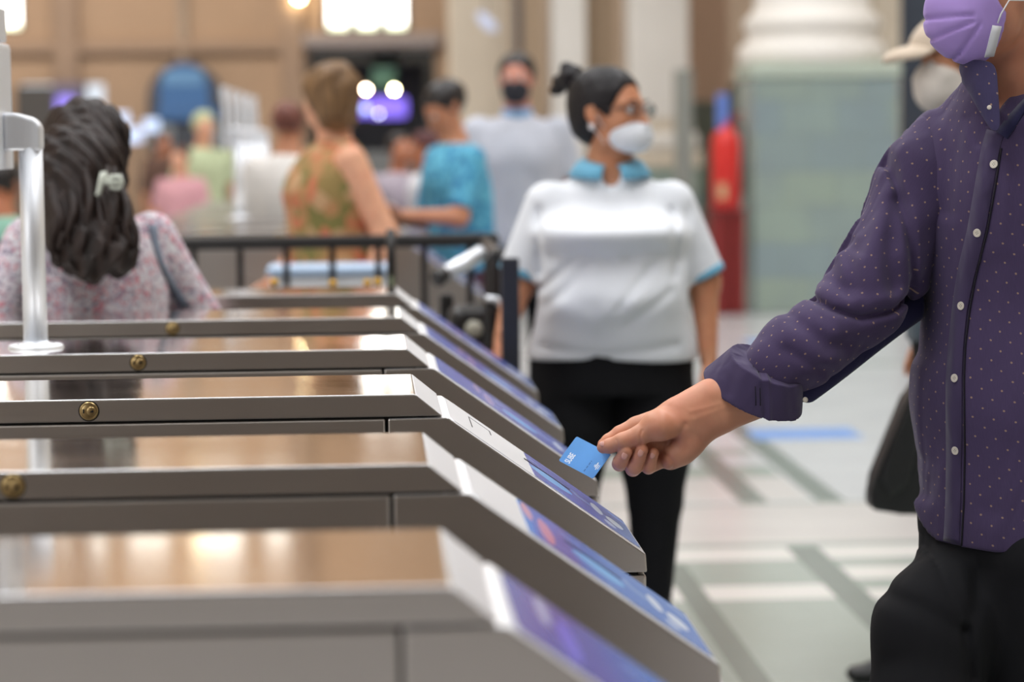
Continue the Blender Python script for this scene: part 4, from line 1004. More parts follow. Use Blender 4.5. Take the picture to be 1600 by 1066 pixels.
MH = hairmat('black_brown_hair', srgb(26, 22, 24))
hr = grown('hair', ripple(hs, noise_fn(.0015, 90, 3)), .005, MH, off)
bun = uni([HE((0, -.115, .095), (.040, .034, .036)), HE((-.01, -.145, .092), (.028, .028, .022)), HE((0, -.085, .075), (.03, .035, .03)), HE((0, -.160, .068), (.014, .020, .018)), HE((.01, -.125, .125), (.018, .018, .014))], .012)
grown('hair_bun', ripple(bun, noise_fn(.003, 120, 4)), .004, MH, hr)
m_ = inter(uni([grow(head_sdf(hz, RH, k, ears=False), .004), HE((0, .062, -.058), (.060, .060, .050))], .01), inter(HE((0, .074, -.060), (.074, .070, .042)), half(LW(0, .012, 0), -RH[1])), .003)
mk = grown('face_mask', m_, .004, M_MASKW, off)
for sg in (1, -1):
    bm = bmesh.new()
    add_tube(bm, [LW(.066 * sg, .022, -.035), LW(.074 * sg, .010, -.010), LW(.080 * sg, -.004, .020), LW(.080 * sg, -.020, .022)], .0013, 6); add_tube(bm, [LW(.062 * sg, .022, -.075), LW(.074 * sg, .004, -.045), LW(.082 * sg, -.014, -.020)], .0013, 6)
    bm_obj('ear_loop', bm, M_WHITE, mk)
    bm = bmesh.new(); add_ball(bm, LW(.083 * sg, -.004, -.032), .0085 * k); bm_obj('earring', bm, mat('pearl', srgb(232, 222, 222), .25), off)
gl = bpy.data.objects.new('eyeglasses', None); COL.objects.link(gl); gl.parent = off
M_FRAME = mat('dark_glasses_frame', srgb(46, 40, 44), .3)
M_LENS = bpy.data.materials.new('lens_glass'); M_LENS.use_nodes = True; _b = M_LENS.node_tree.nodes['Principled BSDF']; _b.inputs['Transmission Weight'].default_value = 1; _b.inputs['Roughness'].default_value = .02; _b.inputs['IOR'].default_value = 1.1; _b.inputs['Base Color'].default_value = (.9, .92, 1, 1)
for sg in (1, -1):
    pts = [LW(.033 * sg + .025 * math.cos(a), .108 - .006 * abs(math.cos(a)), .008 + .017 * math.sin(a)) for a in np.linspace(0, 2 * math.pi, 25)]
    bm = bmesh.new(); add_tube(bm, pts, .0012, 6); add_tube(bm, [LW(.058 * sg, .104, .012), LW(.074 * sg, .09, .014), LW(.079 * sg, -.01, .014)], .0018, 6); bm_obj('rim', bm, M_FRAME, gl)
    bm = bmesh.new(); c0 = [bm.verts.new(p) for p in pts[:-1]]; f0 = bm.faces.new(c0); r_ = bmesh.ops.extrude_face_region(bm, geom=[f0]); bmesh.ops.translate(bm, verts=[v for v in r_['geom'] if isinstance(v, bmesh.types.BMVert)], vec=Vector(RH[1]) * .0015); bm_obj('lens', bm, M_LENS, gl)
bm = bmesh.new(); add_tube(bm, [LW(-.009, .108, .014), LW(0, .111, .017), LW(.009, .108, .014)], .0012, 6); bm_obj('bridge', bm, M_FRAME, gl)
bm = bmesh.new()
for sg in (1, -1): add_tube(bm, [LW(.050 * sg, .083, .031), LW(.032 * sg, .094, .034), LW(.014 * sg, .096, .030)], [.002, .0035, .0028], 6)
bm_obj('eyebrows', bm, MH, off)
# soft open collar lying on the shoulders
k = k0; cc = Vector((0, -.012 * k, 1.445 * k))
def collar_leaf(sg):
    bm = bmesh.new(); inner, outer = [], []
    for i in range(15):
        a = math.radians(-90 + sg * (14 + 156 * i / 14)); ca, sa = math.cos(a), math.sin(a)
        fr = 1 - i / 14; drop = .052 - .0 * fr
        inner.append(cc + Vector((.070 * ca, .064 * sa + .012, .035 - .034 * fr ** 1.2)) * k); outer.append(cc + Vector((.112 * ca * (1 + .10 * fr), .098 * sa * (1 + .22 * fr) + .012, -.018 - .020 * fr)) * k)
    for A, B in ((inner, outer),):
        va = [bm.verts.new(p) for p in A]; vb = [bm.verts.new((p + q) / 2 + Vector((0, 0, .010))) for p, q in zip(A, B)]; vc = [bm.verts.new(p) for p in B]
        for i in range(14):
            for p, q in ((va, vb), (vb, vc)): f = bm.faces.new((p[i], p[i+1], q[i+1], q[i])); f.smooth = True
    o = bm_obj('collar_leaf', bm, M_CYAN, off); s_ = o.modifiers.new('thickness', 'SOLIDIFY'); s_.thickness = .004; s_.offset = 1; return o
collar_leaf(1); collar_leaf(-1)

# ------------------------------------------------------------------ woman in the floral blouse, seen from behind, between two gates
M_FLORAL = flower('pink_floral_blouse', [srgb(222, 206, 214), srgb(238, 230, 236), srgb(176, 146, 164), srgb(222, 140, 154), srgb(244, 240, 244), srgb(206, 194, 208), srgb(150, 138, 158), srgb(234, 224, 230)], 120)
flo_pos = (U(158, 533, 5.53).x, 5.53, 0)
flo = person('person in a pink floral blouse with long dark clipped hair, seen from behind between gates', flo_pos, -2.62, 1.50, 0.008,
    arms=(((0.29, -.02, 1.10), (0.25, -.14, 0.98)), ((-0.31, -.01, 1.14), (-0.20, -.08, .99))), skinm=SKIN_C, shirt_m=M_FLORAL, sleeve=1.6, hair=None, head_yaw=-.15, head_pitch=.35, lean=.10, girth=1.12, trousers_m=M_JEANS, hem=.84)
_f = rotz((0, -1, 0), -2.62); k = 1.50 / 1.72
def FL(p): return rotz(Vector(p) - Vector(flo_pos), 2.62)          # hall point -> her own frame
def FU(px, py, Y): return FL(U(px, py, Y))
MHL = hairmat('long_dark_hair', srgb(38, 26, 22), (45, 45, 5))
hz = Vector(flo['_hz']); hw = rotz(hz, -2.62) + Vector(flo_pos)
hf = uni([ell(FU(120, 268, 5.47), (.112, .112, .108)), ell(hz + Vector((0, .015, .030)), (.098, .108, .098)), cone(FU(116, 300, 5.42), FU(118, 385, 5.33), .095, .060), cone(FU(165, 330, 5.40), FU(185, 400, 5.30), .055, .045), cone(FU(150, 380, 5.32), FU(140, 430, 5.28), .050, .020)], .035)
hf = ripple(hf, lambda P: .004 * np.sin(P[:, 0] * 150 + 6 * np.sin(P[:, 2] * 16)) + .003 * np.sin(P[:, 0] * 330 + P[:, 1] * 200 + 4 * np.sin(P[:, 2] * 25)))
hair_o = grown('hair', hf, .0045, MHL, flo)
rr = random.Random(5)
for i in range(46):
    x0 = 78 + 112 * rr.random(); x1 = x0 + rr.uniform(-10, 26); y1 = rr.uniform(385, 438) - abs(x0 - 140) * .25; ph_ = rr.uniform(0, 6); ym = 255 + rr.uniform(0, 50)
    pts = []
    for j in range(14):
        t_ = j / 13; px = x0 * (1 - t_) + x1 * t_ + 9 * math.sin(ph_ + t_ * 7) * t_; py = ym * (1 - t_) + y1 * t_; pts.append(FU(px, py, 5.365 - .085 * math.sin(t_ * 1.5) + .01 * math.sin(ph_)))
    bm = bmesh.new(); add_tube(bm, pts, [(.0085 * math.sin(math.pi * (.12 + .86 * j / 13)) + .002) for j in range(14)], 8); bm_obj('hair_lock', bm, MHL, hair_o)
M_CLIP = mat('pearly_clip', srgb(222, 226, 212), .25)
clip = bpy.data.objects.new('hair_clip', None); COL.objects.link(clip); clip.parent = hair_o
cl = lambda px, py: FU(px, py, 5.295)
for nm, pts, r in (('clip_arm', [(161, 270), (158, 283), (155, 300), (152, 306)], .0065), ('clip_arm', [(163, 268), (164, 280), (162, 290)], .006), ('clip_jaw', [(172, 276), (188, 276), (191, 285), (187, 295), (174, 294), (171, 285), (172, 276)], .005)):
    bm = bmesh.new(); add_tube(bm, [cl(*p) for p in pts], r, 8); bm_obj(nm, bm, M_CLIP, clip)
bm = bmesh.new(); add_tube(bm, [cl(162, 284), cl(172, 285), cl(190, 286)], .006, 8); bm_obj('clip_spring', bm, M_CLIP, clip)

bpy.context.view_layer.update()
_hit = drape([c for c in flo.children if c.name.startswith('shirt')]); P_, N_ = [], []
for j in range(16):
    t_ = j / 15; h_ = _hit(238 + 10 * t_ + 42 * t_ * t_, 352 + 128 * t_, .001)
    if h_: P_.append(h_[0]); N_.append(h_[1])
for _ in range(4): N_ = [(N_[max(q-1, 0)] + N_[q] * 2 + N_[min(q+1, len(N_)-1)]).normalized() for q in range(len(N_))]
st_ = thing('bag_strap', 'blue grey bag strap running down the back of the floral blouse', 'bag strap', tuple(P_[0]))
ribbon('strap', [p - P_[0] for p in P_], N_, .022, .003, cloth('blue_grey_webbing', srgb(128, 136, 152), fold=.05), st_)

# ------------------------------------------------------------------ passer-by with the pale cap behind the man in the purple shirt
cp = (U(1503, 533, 6.25).x, 6.25, 0)
M_CAP = cloth('beige_cap_cloth', srgb(206, 188, 168), fold=.1); M_CREAMMASK = cloth('cream_mask_cloth', srgb(226, 216, 206), fold=.1, fscale=18)
pc = person('person in a pale cap and cream mask, mostly hidden behind the purple shirt', cp, -math.pi / 2 + .05, 1.72, .010,
    arms=(((.215, .02, 1.10), (.235, -.13, .80)), ((-.215, .02, 1.12), (-.23, -.02, .88))), hold=({'d': (0, -.25, -1), 'palm': (-.9, 0, .1), 'curl': .9}, None), skinm=SKIN_B, shirt_m=cloth('teal_grey_tshirt', srgb(52, 66, 76)), sleeve=.75,
    hair='short', hair_m=M_HAIR, head_pitch=.12, girth=1.0, trousers_m=M_BLKTR, pose_legs=((-.03, -.15), (.05, .22)))
hz = Vector(pc['_hz']); k = 1.72 / 1.72; RH = axes((0, -1, -.12)); LW = lambda x, y, z: hz + Vector(RH.T @ np.array([x, y, z])) * k
cpf = inter(sub(ell(LW(0, .004, .040), (.092, .126, .100), RH), ell(LW(0, .004, .036), (.084, .118, .094), RH)), half(LW(0, 0, .048), -RH[2]))
bo = grown('cap', cpf, .006, M_CAP, pc)
br = inter(inter(ell(LW(0, .105, .040), (.082, .095, .040), RH), half(LW(0, .0, .052), -RH[2] * 1.0 - RH[1] * .30)), half(LW(0, .06, .07), RH[2] + RH[1] * .30))
grown('brim', sub(inter(ell(LW(0, .100, .035), (.078, .100, .032), RH), half(LW(0, .09, .04), -RH[2] - RH[1] * .4)), ell(LW(0, .095, .026), (.075, .098, .030), RH)), .004, M_CAP, bo)
mf = inter(uni([grow(head_sdf(hz, RH, k, ears=False), .007), ell(LW(0, .065, -.055), (.062, .062, .066), RH)], .015), inter(ell(LW(0, .060, -.050), (.085, .082, .070), RH), half(LW(0, .0, 0), -RH[1])), .003)
grown('face_mask', mf, .005, M_CREAMMASK, pc)
# the black leather bag in that hand
bp = U(1395, 700, 6.02)
bag = thing('shoulder_bag', 'black leather bag hanging behind the purple shirt tails', 'bag', tuple(bp))
BL_ = lambda px, py: ((U(px, py, 6.02) - bp).x, (U(px, py, 6.02) - bp).z)
M_LEATHER = mat('black_leather', srgb(14, 15, 18), .42, 0, .6, bump=.3, bscale=90)
local(bag, lambda q: add_prism(q, [BL_(1432, 588), BL_(1412, 622), BL_(1384, 690), BL_(1362, 745), BL_(1355, 775), BL_(1357, 794), BL_(1400, 800), BL_(1500, 806), BL_(1515, 700), BL_(1500, 620)], -.045, .045, .014, seg=3), 'pouch', M_LEATHER)
local(bag, lambda q: add_prism(q, [BL_(1420, 612), BL_(1390, 682), BL_(1369, 742), BL_(1385, 772), BL_(1412, 752), BL_(1440, 640)], -.060, -.040, .008, seg=3), 'front_flap', M_LEATHER)
local(bag, lambda q: add_tube(q, [(BL_(1436, 594)[0], -.02, BL_(1436, 594)[1]), (BL_(1447, 560)[0], -.02, BL_(1447, 560)[1]), (BL_(1455, 480)[0], -.01, BL_(1455, 480)[1]), (BL_(1470, 330)[0], .06, BL_(1470, 330)[1])], .010, 8), 'strap', M_LEATHER)
# ------------------------------------------------------------------ the man in the purple dotted shirt
man = thing('person', 'person in a dotted purple shirt and violet mask holding out a blue card', 'person', (U(1600, 533, 3.72).x, 3.72, 0))
MO = Vector(man.location)
def put(name, f, h, m, parent=None, pat=None): return grown(name, f, h, m, parent or man, pat=pat, origin=tuple(MO))
PXM = 3.7 / FPX * 1.012                                             # metres per photo pixel at his depth
def C(p, q, ra, rb): return cone(U(*p), U(*q), ra * PXM, rb * PXM)
YAW = -0.70; TC = np.array([U(1611, 533, 3.72).x, 3.74, 0.0]); cY, sY = math.cos(YAW), math.sin(YAW)
def dotted(name, col, back=False):
    m = cloth(name, col, var=.10, fold=.42, fscale=9, sheen=.12); n = NT(m)
    at = n.add('ShaderNodeAttribute', attribute_name='pat'); src = n.b.inputs['Base Color'].links[0].from_socket
    nz = n.noise(40, 1, at.outputs['Vector']); ad = n.add('ShaderNodeVectorMath', operation='ADD'); sc_ = n.add('ShaderNodeVectorMath', operation='SCALE'); sc_.inputs['Scale'].default_value = .003
    n.link(nz.outputs['Color'], sc_.inputs[0]); n.link(at.outputs['Vector'], ad.inputs[0]); n.link(sc_.outputs[0], ad.inputs[1])
    sp = n.add('ShaderNodeSeparateXYZ'); n.link(ad.outputs[0], sp.inputs[0])
    out = None
    for ox, oy in ((0, 0), (.5, .5)):
        u = n.math('SUBTRACT', n.math('FRACT', n.math('ADD', n.math('DIVIDE', sp.outputs[0], .0300), ox)), .5); v = n.math('SUBTRACT', n.math('FRACT', n.math('ADD', n.math('DIVIDE', sp.outputs[1], .0300), oy)), .5)
        d = n.math('SQRT', n.math('ADD', n.math('POWER', u, 2), n.math('POWER', v, 2))); k_ = n.math('LESS_THAN', d, .052)
        out = k_ if out is None else n.math('MAXIMUM', out, k_)
    # faint slubs of the weave
    w = n.noise(1, 2, None); mp = n.add('ShaderNodeMapping'); mp.inputs['Scale'].default_value = (700, 60, 1); n.link(at.outputs['Vector'], mp.inputs[0]); n.link(mp.outputs[0], w.inputs['Vector'])
    base = n.mix(n.math('MULTIPLY', w.outputs[0], .35), src, tuple(min(1, c * 1.9) for c in col[:3]) + (1,))
    n.link(n.mix(n.math('MULTIPLY', out, .62), base, srgb(172, 142, 114)), n.b.inputs['Base Color']); return m
M_SHIRT = dotted('purple_dotted_cotton', srgb(65, 53, 82))
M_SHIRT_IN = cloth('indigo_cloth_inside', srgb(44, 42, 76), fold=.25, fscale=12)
M_CUFF = cloth('purple_cuff_cloth', srgb(66, 55, 84), fold=.35, fscale=16)
# trunk of the shirt
LV = [(.755, 0, 0, .190, .140), (.80, 0, 0, .192, .142), (.86, 0, 0, .186, .140), (.92, .004, 0, .184, .138), (1.00, 0, -.004, .190, .142), (1.08, 0, -.004, .184, .138), (1.16, 0, 0, .182, .134), (1.26, 0, -.004, .190, .136), (1.34, 0, -.012, .190, .128), (1.40, 0, -.020, .165, .108), (1.45, 0, -.030, .115, .084), (1.485, .0, -.040, .076, .070)]
trunk = loft(LV, TC, YAW, 2.15)
SHR = (1468, 238, 3.83); NB = (1562, 152, 3.75)
S3 = U(*SHR); SL3 = S3 + Vector((cY, sY, 0)) * .40
shr = uni([trunk, cone(S3, U(*NB), 64 * PXM, 52 * PXM), cone(SL3, U(1600, 150, 3.72), 64 * PXM, 52 * PXM), cone(SL3, SL3 + Vector((.05, -.02, -.28)), .068, .062)], .035)
def hem_cut(P):
    q = P - TC; lx = q[:, 0] * cY + q[:, 1] * sY
    rise = .075 * np.clip((np.abs(lx) - .085) / .08, 0, 1.2) ** 2
    return (.785 + rise) - P[:, 2]
def shirt_f(P):
    d = shr(P); e = hem_cut(P); d = np.maximum(d, e)
    return d
shirt_f.bb = (shr.bb[0], shr.bb[1]); shirt_f.bb[0][2] = .76
vneck = uni([ell(U(1592, 118, 3.60), (.040, .080, .078)), ell(U(1600, 100, 3.66), (.052, .08, .05))], .02)                # open collar
Vcut = inter(inter(half(U(1560, 150, 3.60), (-1, 0, .06)), half(U(1563, 194, 3.6), (1.15, 0, -1))), half((0, 3.745, 0), (0, 1, 0)))
shirt_g = sub(sub(shirt_f, vneck, .004), Vcut, .004)
folds = plus(noise_fn(.0045, 17, 4, (1, 1, 3.0)), noise_fn(.0022, 38, 8, (1, 1, 2.4)), groove([(1462, 742), (1452, 765), (1470, 790)], .012, .018, Y=3.62), groove([(1440, 700), (1475, 770)], .012, .008, Y=3.62),
             groove([(1452, 330), (1470, 400), (1478, 470), (1470, 560)], .018, .012, Y=3.62), groove([(1510, 130), (1500, 240), (1490, 330)], .014, .008, Y=3.65), groove([(1475, 150), (1462, 230), (1458, 300)], .009, .006, Y=3.65), groove([(1448, 300), (1446, 380), (1446, 470)], .010, .010, Y=3.65), groove([(1536, 185), (1545, 225)], .006, .004, Y=3.6), groove([(1560, 420), (1548, 620), (1556, 800)], .02, .005, Y=3.6))
def pat_trunk(V):
    q = V + np.array(MO) - TC; x = q[:, 0] * cY + q[:, 1] * sY; y = -q[:, 0] * sY + q[:, 1] * cY
    a = np.arctan2(x / .19, -y / .14); return np.stack([a * .165 + .08 * q[:, 2], q[:, 2] + .01 * a, 0 * a], 1)
shirt_o = put('shirt', ripple(shirt_g, folds), .0042, M_SHIRT, pat=pat_trunk)

# sleeve of the reaching arm
A0, A1, A2 = U(1462, 262, 3.80), U(1352, 448, 3.73), U(1222, 560, 3.68)
up_ = uni([cone(U(1450, 330, 3.79), U(1418, 432, 3.77), 40 * PXM, 40 * PXM), cone(U(1470, 238, 3.82), U(1440, 285, 3.79), 67 * PXM, 70 * PXM), cone(U(1440, 285, 3.79), A1, 68 * PXM, 68 * PXM)], .02)
lo_ = uni([cone(U(1358, 474, 3.725), U(1250, 545, 3.69), 60 * PXM, 62 * PXM), cone(U(1250, 545, 3.69), U(1212, 572, 3.675), 61 * PXM, 50 * PXM)], .02)
sl_folds = plus(groove([(1268, 458), (1282, 472), (1300, 484), (1345, 497), (1400, 487), (1445, 462)], .006, .015, 3.74), groove([(1290, 450), (1320, 468), (1352, 474), (1410, 460)], .010, -.005, 3.74),
                groove([(1404, 205), (1420, 300), (1434, 400), (1440, 470)], .008, .012, 3.80), groove([(1385, 262), (1372, 330), (1350, 392)], .010, .008, 3.8), groove([(1385, 270), (1368, 320), (1352, 370)], .007, -.003, 3.78), groove([(1350, 350), (1336, 400), (1340, 450)], .011, .008, 3.76), groove([(1415, 320), (1395, 400), (1400, 452)], .014, .011, 3.8),
                groove([(1312, 410), (1316, 440), (1326, 462)], .009, .006, 3.74), groove([(1240, 500), (1290, 540), (1350, 540)], .014, .008, 3.8), groove([(1225, 545), (1255, 562), (1300, 585)], .009, .005, 3.7), noise_fn(.002, 26, 6), noise_fn(.0012, 60, 9))
sleeve_f = uni([up_, lo_], .012)
ax1 = np.array((A1 - A0).normalized()); ax2 = np.array((A2 - A1).normalized())
def pat_sleeve(V):
    P = V + np.array(MO); a = np.array(A0); q = P - a; t1 = q @ ax1; q2 = P - np.array(A1); t2 = q2 @ ax2; L1 = (A1 - A0).length
    w = np.clip(.5 + t2 / .03, 0, 1); ax = ax1 * (1 - w[:, None]) + ax2 * w[:, None]
    along = np.where(w > .5, L1 + t2, t1)
    r1 = q - t1[:, None] * ax1; r2 = q2 - t2[:, None] * ax2; r = r1 * (1 - w[:, None]) + r2 * w[:, None]
    e = np.cross(ax1, [0, 1, 0]); ang = np.arctan2(r @ (e / np.linalg.norm(e)), -r[:, 1]); return np.stack([ang * .066, along, 0 * ang], 1)
slv = put('sleeve', ripple(sleeve_f, sl_folds), .0036, M_SHIRT, pat=pat_sleeve)

# rolled-up cuff: an oval band, open where the forearm comes out
cc = np.array(U(1186, 594, 3.675)); e1 = np.array(U(1256, 625, 3.668)) - cc; e1 /= np.linalg.norm(e1)
nn = np.array(U(1160, 648, 3.702)) - cc; nn = nn - e1 * (nn @ e1); nn /= np.linalg.norm(nn); e2 = np.cross(nn, e1)
def band(rx, ry, h0, h1, flare=0.0, rnd=.003):
    def f(P):
        q = P - cc; x, y, z = q @ e1, q @ e2, q @ nn; s_ = 1 + flare * (z / .03)
        k0 = np.sqrt((x / (rx * s_)) ** 2 + (y / (ry * s_)) ** 2); d = (k0 - 1) * min(rx, ry)
        return np.maximum(d, np.maximum(h0 - z, z - h1)) - rnd
    f.bb = (cc - rx - .05, cc + rx + .05); return f
cuff_f = sub(uni([band(.069, .060, -.026, .021, .17), ], 0), uni([band(.063, .054, .002, .04, .17, 0)]), .002)
cuff_f = ripple(cuff_f, plus(groove([(1180, 548), (1184, 600), (1188, 645)], .0035, .0025, 3.66), groove([(1192, 560), (1196, 650)], .003, -.003, 3.66), groove([(1225, 585), (1235, 640)], .006, .0015, 3.66), groove([(1150, 560), (1135, 610)], .008, .002, 3.66), noise_fn(.0010, 45, 12)))
cuff = put('rolled_cuff', cuff_f, .0020, M_CUFF, slv.parent); 
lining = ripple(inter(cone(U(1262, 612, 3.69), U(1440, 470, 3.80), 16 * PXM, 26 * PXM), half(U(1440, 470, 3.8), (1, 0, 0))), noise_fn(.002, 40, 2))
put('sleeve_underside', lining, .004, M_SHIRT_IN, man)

# trousers
hipR, midR, knR, anR = U(1540, 872, 3.79), U(1462, 985, 3.68), U(1442, 1120, 3.62), U(1452, 1500, 3.74)
anR.z = .09; hipL, knL, anL = U(1636, 880, 3.66), U(1616, 1130, 3.68), U(1650, 1500, 3.86); anL.z = .09
LVT = [(.66, 0, 0, .120, .10), (.74, 0, 0, .168, .125), (.80, 0, 0, .176, .128), (.88, 0, 0, .168, .122), (.95, 0, 0, .160, .118)]
tr = uni([loft(LVT, TC, YAW), cone(hipR, midR, .088, .096), cone(midR, knR, .094, .082), cone(knR, anR, .080, .055), cone(hipL, knL, .094, .086), cone(knL, anL, .078, .055)], .028)
tr = inter(tr, half((0, 0, .05), (0, 0, -1)))
M_BLACKJ = cloth('black_denim', srgb(22, 22, 25), fold=.4, fscale=8)
tro = put('trousers', ripple(tr, plus(noise_fn(.003, 18, 21), groove([(1478, 868), (1484, 930), (1506, 985)], .003, .004, Y=3.6), groove([(1506, 985), (1440, 950), (1385, 940)], .014, .006, Y=3.6), groove([(1508, 985), (1514, 1060)], .010, .012, Y=3.6), groove([(1545, 900), (1520, 960)], .014, .006, Y=3.6))), .006, M_BLACKJ)
for an, d in ((anR, -1), (anL, -1)):
    dv = Vector((-.64, -.77, 0)); a = an.copy(); a.z = .045
    sf = inter(uni([cone(a - dv * .02, a + dv * .12, .045, .034), fcone(a - dv * .03, a + dv * .16, .046, .040, (0, 0, 1), .7), cone(a, a + Vector((0, 0, .06)), .045, .042)], .02), half((0, 0, .003), (0, 0, -1)))
    put('shoe', sf, .006, M_SHOE)

# body: neck, head and the reaching arm with its hand
HC = U(1562, -26, 3.70); FD = Vector((-.93, -.37, -.03)).normalized(); RHm = axes(FD, (0, 0, 1)); sH = 1.03
HLm = lambda x, y, z: HC + Vector(RHm.T @ np.array([x, y, z])) * sH
headm = head_sdf(HC, RHm, sH)
neckf = cone(U(1592, 170, 3.735), U(1578, 30, 3.74), .066, .060)
chest = inter(grow(trunk, -.026), half((0, 0, 1.30), (0, 0, -1)))
adam = ell(U(1566, 122, 3.655), (.012, .012, .016))
upper = uni([chest, neckf, headm], .02); 
fa = uni([cone(U(1196, 585, 3.68), U(1062, 646, 3.662), 35 * PXM, 23 * PXM), cone(U(1210, 607, 3.68), U(1086, 668, 3.660), 36 * PXM, 24 * PXM), cone(A1, U(1205, 590, 3.68), 36 * PXM, 38 * PXM), cone(A0, A1, .040, .036)], .02)
arm_L = uni([cone(SL3, SL3 + Vector((.06, -.02, -.30)), .048, .042), cone(SL3 + Vector((.06, -.02, -.30)), SL3 + Vector((.02, -.10, -.54)), .040, .028)], .02)
Y0 = 3.66
def HP(px, py, dy, r): return (U(px, py, Y0 + dy), r * PXM)
def link_(*pts): return uni([cone(a[0], b[0], a[1], b[1]) for a, b in zip(pts, pts[1:])], .003)
wrist_ = uni([cone(U(1110, 622, Y0), U(1052, 652, Y0), 26 * PXM, 22 * PXM), cone(U(1120, 648, Y0), U(1082, 676, Y0), 26 * PXM, 21 * PXM), cone(U(1095, 650, Y0 - .004), U(1066, 664, Y0 - .006), 26 * PXM, 24 * PXM)], .014)
metac = uni([cone(*[v for p in [] for v in p]) if 0 else link_(HP(1056, 650, .006, 21), HP(994, 667, .014, 16)), link_(HP(1062, 660, .010, 20), HP(1000, 688, .022, 16)), link_(HP(1070, 672, .010, 20), HP(1020, 706, .020, 15)), link_(HP(1078, 688, .006, 21), HP(1046, 717, .010, 16)),
              link_(HP(1076, 696, -.004, 20), HP(1050, 716, -.002, 16)), link_(HP(1086, 676, 0, 22), HP(1066, 706, 0, 19))], .012)
thenar = uni([ell(U(1030, 664, Y0 - .018), (.031, .021, .024), axes((-.95, 0, -.3))), link_(HP(1072, 662, -.010, 20), HP(1020, 668, -.022, 19))], .012)
thumb = uni([link_(HP(1020, 668, -.022, 18.5), HP(1000, 680, -.024, 15.5), HP(973, 690, -.021, 13.2)), link_(HP(973, 690, -.021, 13.0), HP(952, 697, -.014, 11.6), HP(942.5, 699, -.010, 9.8))], .005)
index = uni([link_(HP(996, 666, .014, 15), HP(968, 677, .012, 11.5)), link_(HP(968, 677, .012, 11), HP(950, 688, .009, 9.5), HP(942, 694, .0075, 8.2))], .003)
mid_ = uni([link_(HP(1002, 688, .020, 14), HP(968, 725, .006, 11.3)), link_(HP(968, 725, .006, 11.4), HP(969, 722, -.014, 11.2)), link_(HP(969, 722, -.014, 11.2), HP(978, 706, -.026, 9.8))], .003)
ring = uni([link_(HP(1022, 704, .018, 13.5), HP(989, 733, .006, 11.4)), link_(HP(989, 733, .006, 11.4), HP(992, 730, -.014, 11.6)), link_(HP(992, 730, -.014, 11.6), HP(1003, 703, -.027, 9.6))], .003)
pink = uni([link_(HP(1044, 715, .010, 12.5), HP(1013, 731, .004, 10.0)), link_(HP(1013, 731, .004, 10.0), HP(1014, 729, -.011, 10.2)), link_(HP(1014, 729, -.011, 10.2), HP(1021, 708, -.021, 8.4))], .003)
palm_ = uni([uni([fa, wrist_], .018), metac], .014); palm_ = uni([palm_, thenar], .009)
palm_ = ripple(palm_, plus(groove([(1022, 694), (1045, 690), (1058, 676), (1066, 660)], .0045, .0026, Y0 - .006, Y=Y0), groove([(1096, 692), (1088, 680)], .005, .0014, Y0, Y=Y0), groove([(1036, 704), (1052, 722), (1050, 732)], .003, .002, Y0, Y=Y0), groove([(1075, 640), (1120, 628)], .004, -.0007, Y0, Y=Y0), groove([(1080, 652), (1150, 625)], .005, -.0007, Y0, Y=Y0)))
thumb = ripple(thumb, plus(groove([(999, 668), (995, 678), (998, 690)], .0018, .0016, 9, Y=Y0), groove([(960, 684), (963, 692), (962, 700)], .0014, .0010, 9, Y=Y0)))
hand = uni([palm_, thumb], .006)
for g in (index, mid_, ring, pink): hand = uni([hand, g], .0028)
hbb = (np.array(U(925, 760, Y0 - .06)), np.array(U(1215, 570, Y0 + .06))); lo_b = np.minimum(*hbb); hi_b = np.maximum(*hbb)
cut = float(U(1205, 533, 3.68).x)
handc = inter(hand, half((cut, 0, 0), (1, 0, 0)))
bodyc = uni([upper, inter(fa, half((cut - .03, 0, 0), (-1, 0, 0))), arm_L], .01)
M_SKINM = skin('skin_brown', srgb(200, 140, 110))
body_o = grown('body', [(handc, .0014, (lo_b, hi_b)), (bodyc, .005, None), (hand_sdf(SL3 + Vector((.02, -.10, -.54)), (-.05, -.15, -1), (-.8, .3, 0), 1, .4), .004, None)], 0, M_SKINM, man, origin=tuple(MO))
M_NAIL = mat('fingernail', srgb(206, 152, 138), .3)
def nail(px, py, dy, rx, rz, rot, n=(0, -1, .15)):
    c = U(px, py, Y0 + dy) - MO; bm = bmesh.new(); add_ball(bm, (0, 0, 0), (rx * PXM, .0016, rz * PXM), 0, 16, 10)
    Rm = Vector(n).to_track_quat('-Y', 'Z').to_matrix().to_4x4() @ Matrix.Rotation(rot, 4, 'Y'); bmesh.ops.transform(bm, matrix=Matrix.Translation(c) @ Rm, verts=bm.verts); bm_obj('fingernail', bm, M_NAIL, man, True)
nail(942, 694, -.0195, 5.5, 4.2, .3, (-.2, -1, .55)); nail(976, 712, -.0345, 4.6, 6.5, .35); nail(1001, 708, -.036, 4.4, 6.2, .35); nail(1019.5, 712, -.0285, 3.7, 5.2, .3)
hm = ell(HLm(0, -.020, .040), (.088, .106, .094), RHm); hm = sub(hm, ell(HLm(0, .080, -.020), (.090, .075, .085), RHm), .01); hm = inter(hm, half(HLm(0, 0, -.03), -RHm[2]))
put('hair', ripple(hm, noise_fn(.003, 70, 3)), .006, M_HAIR)
for sg in (1, -1):
    e = HLm(.031 * sg, .079, .010) - MO; bm = bmesh.new(); add_ball(bm, e, .0108, 0, 14, 10); add_ball(bm, e + Vector(RHm[1]) * .0066, .0054, 1, 10, 8); bm_obj('eye', bm, [M_EYE, M_IRIS], man)

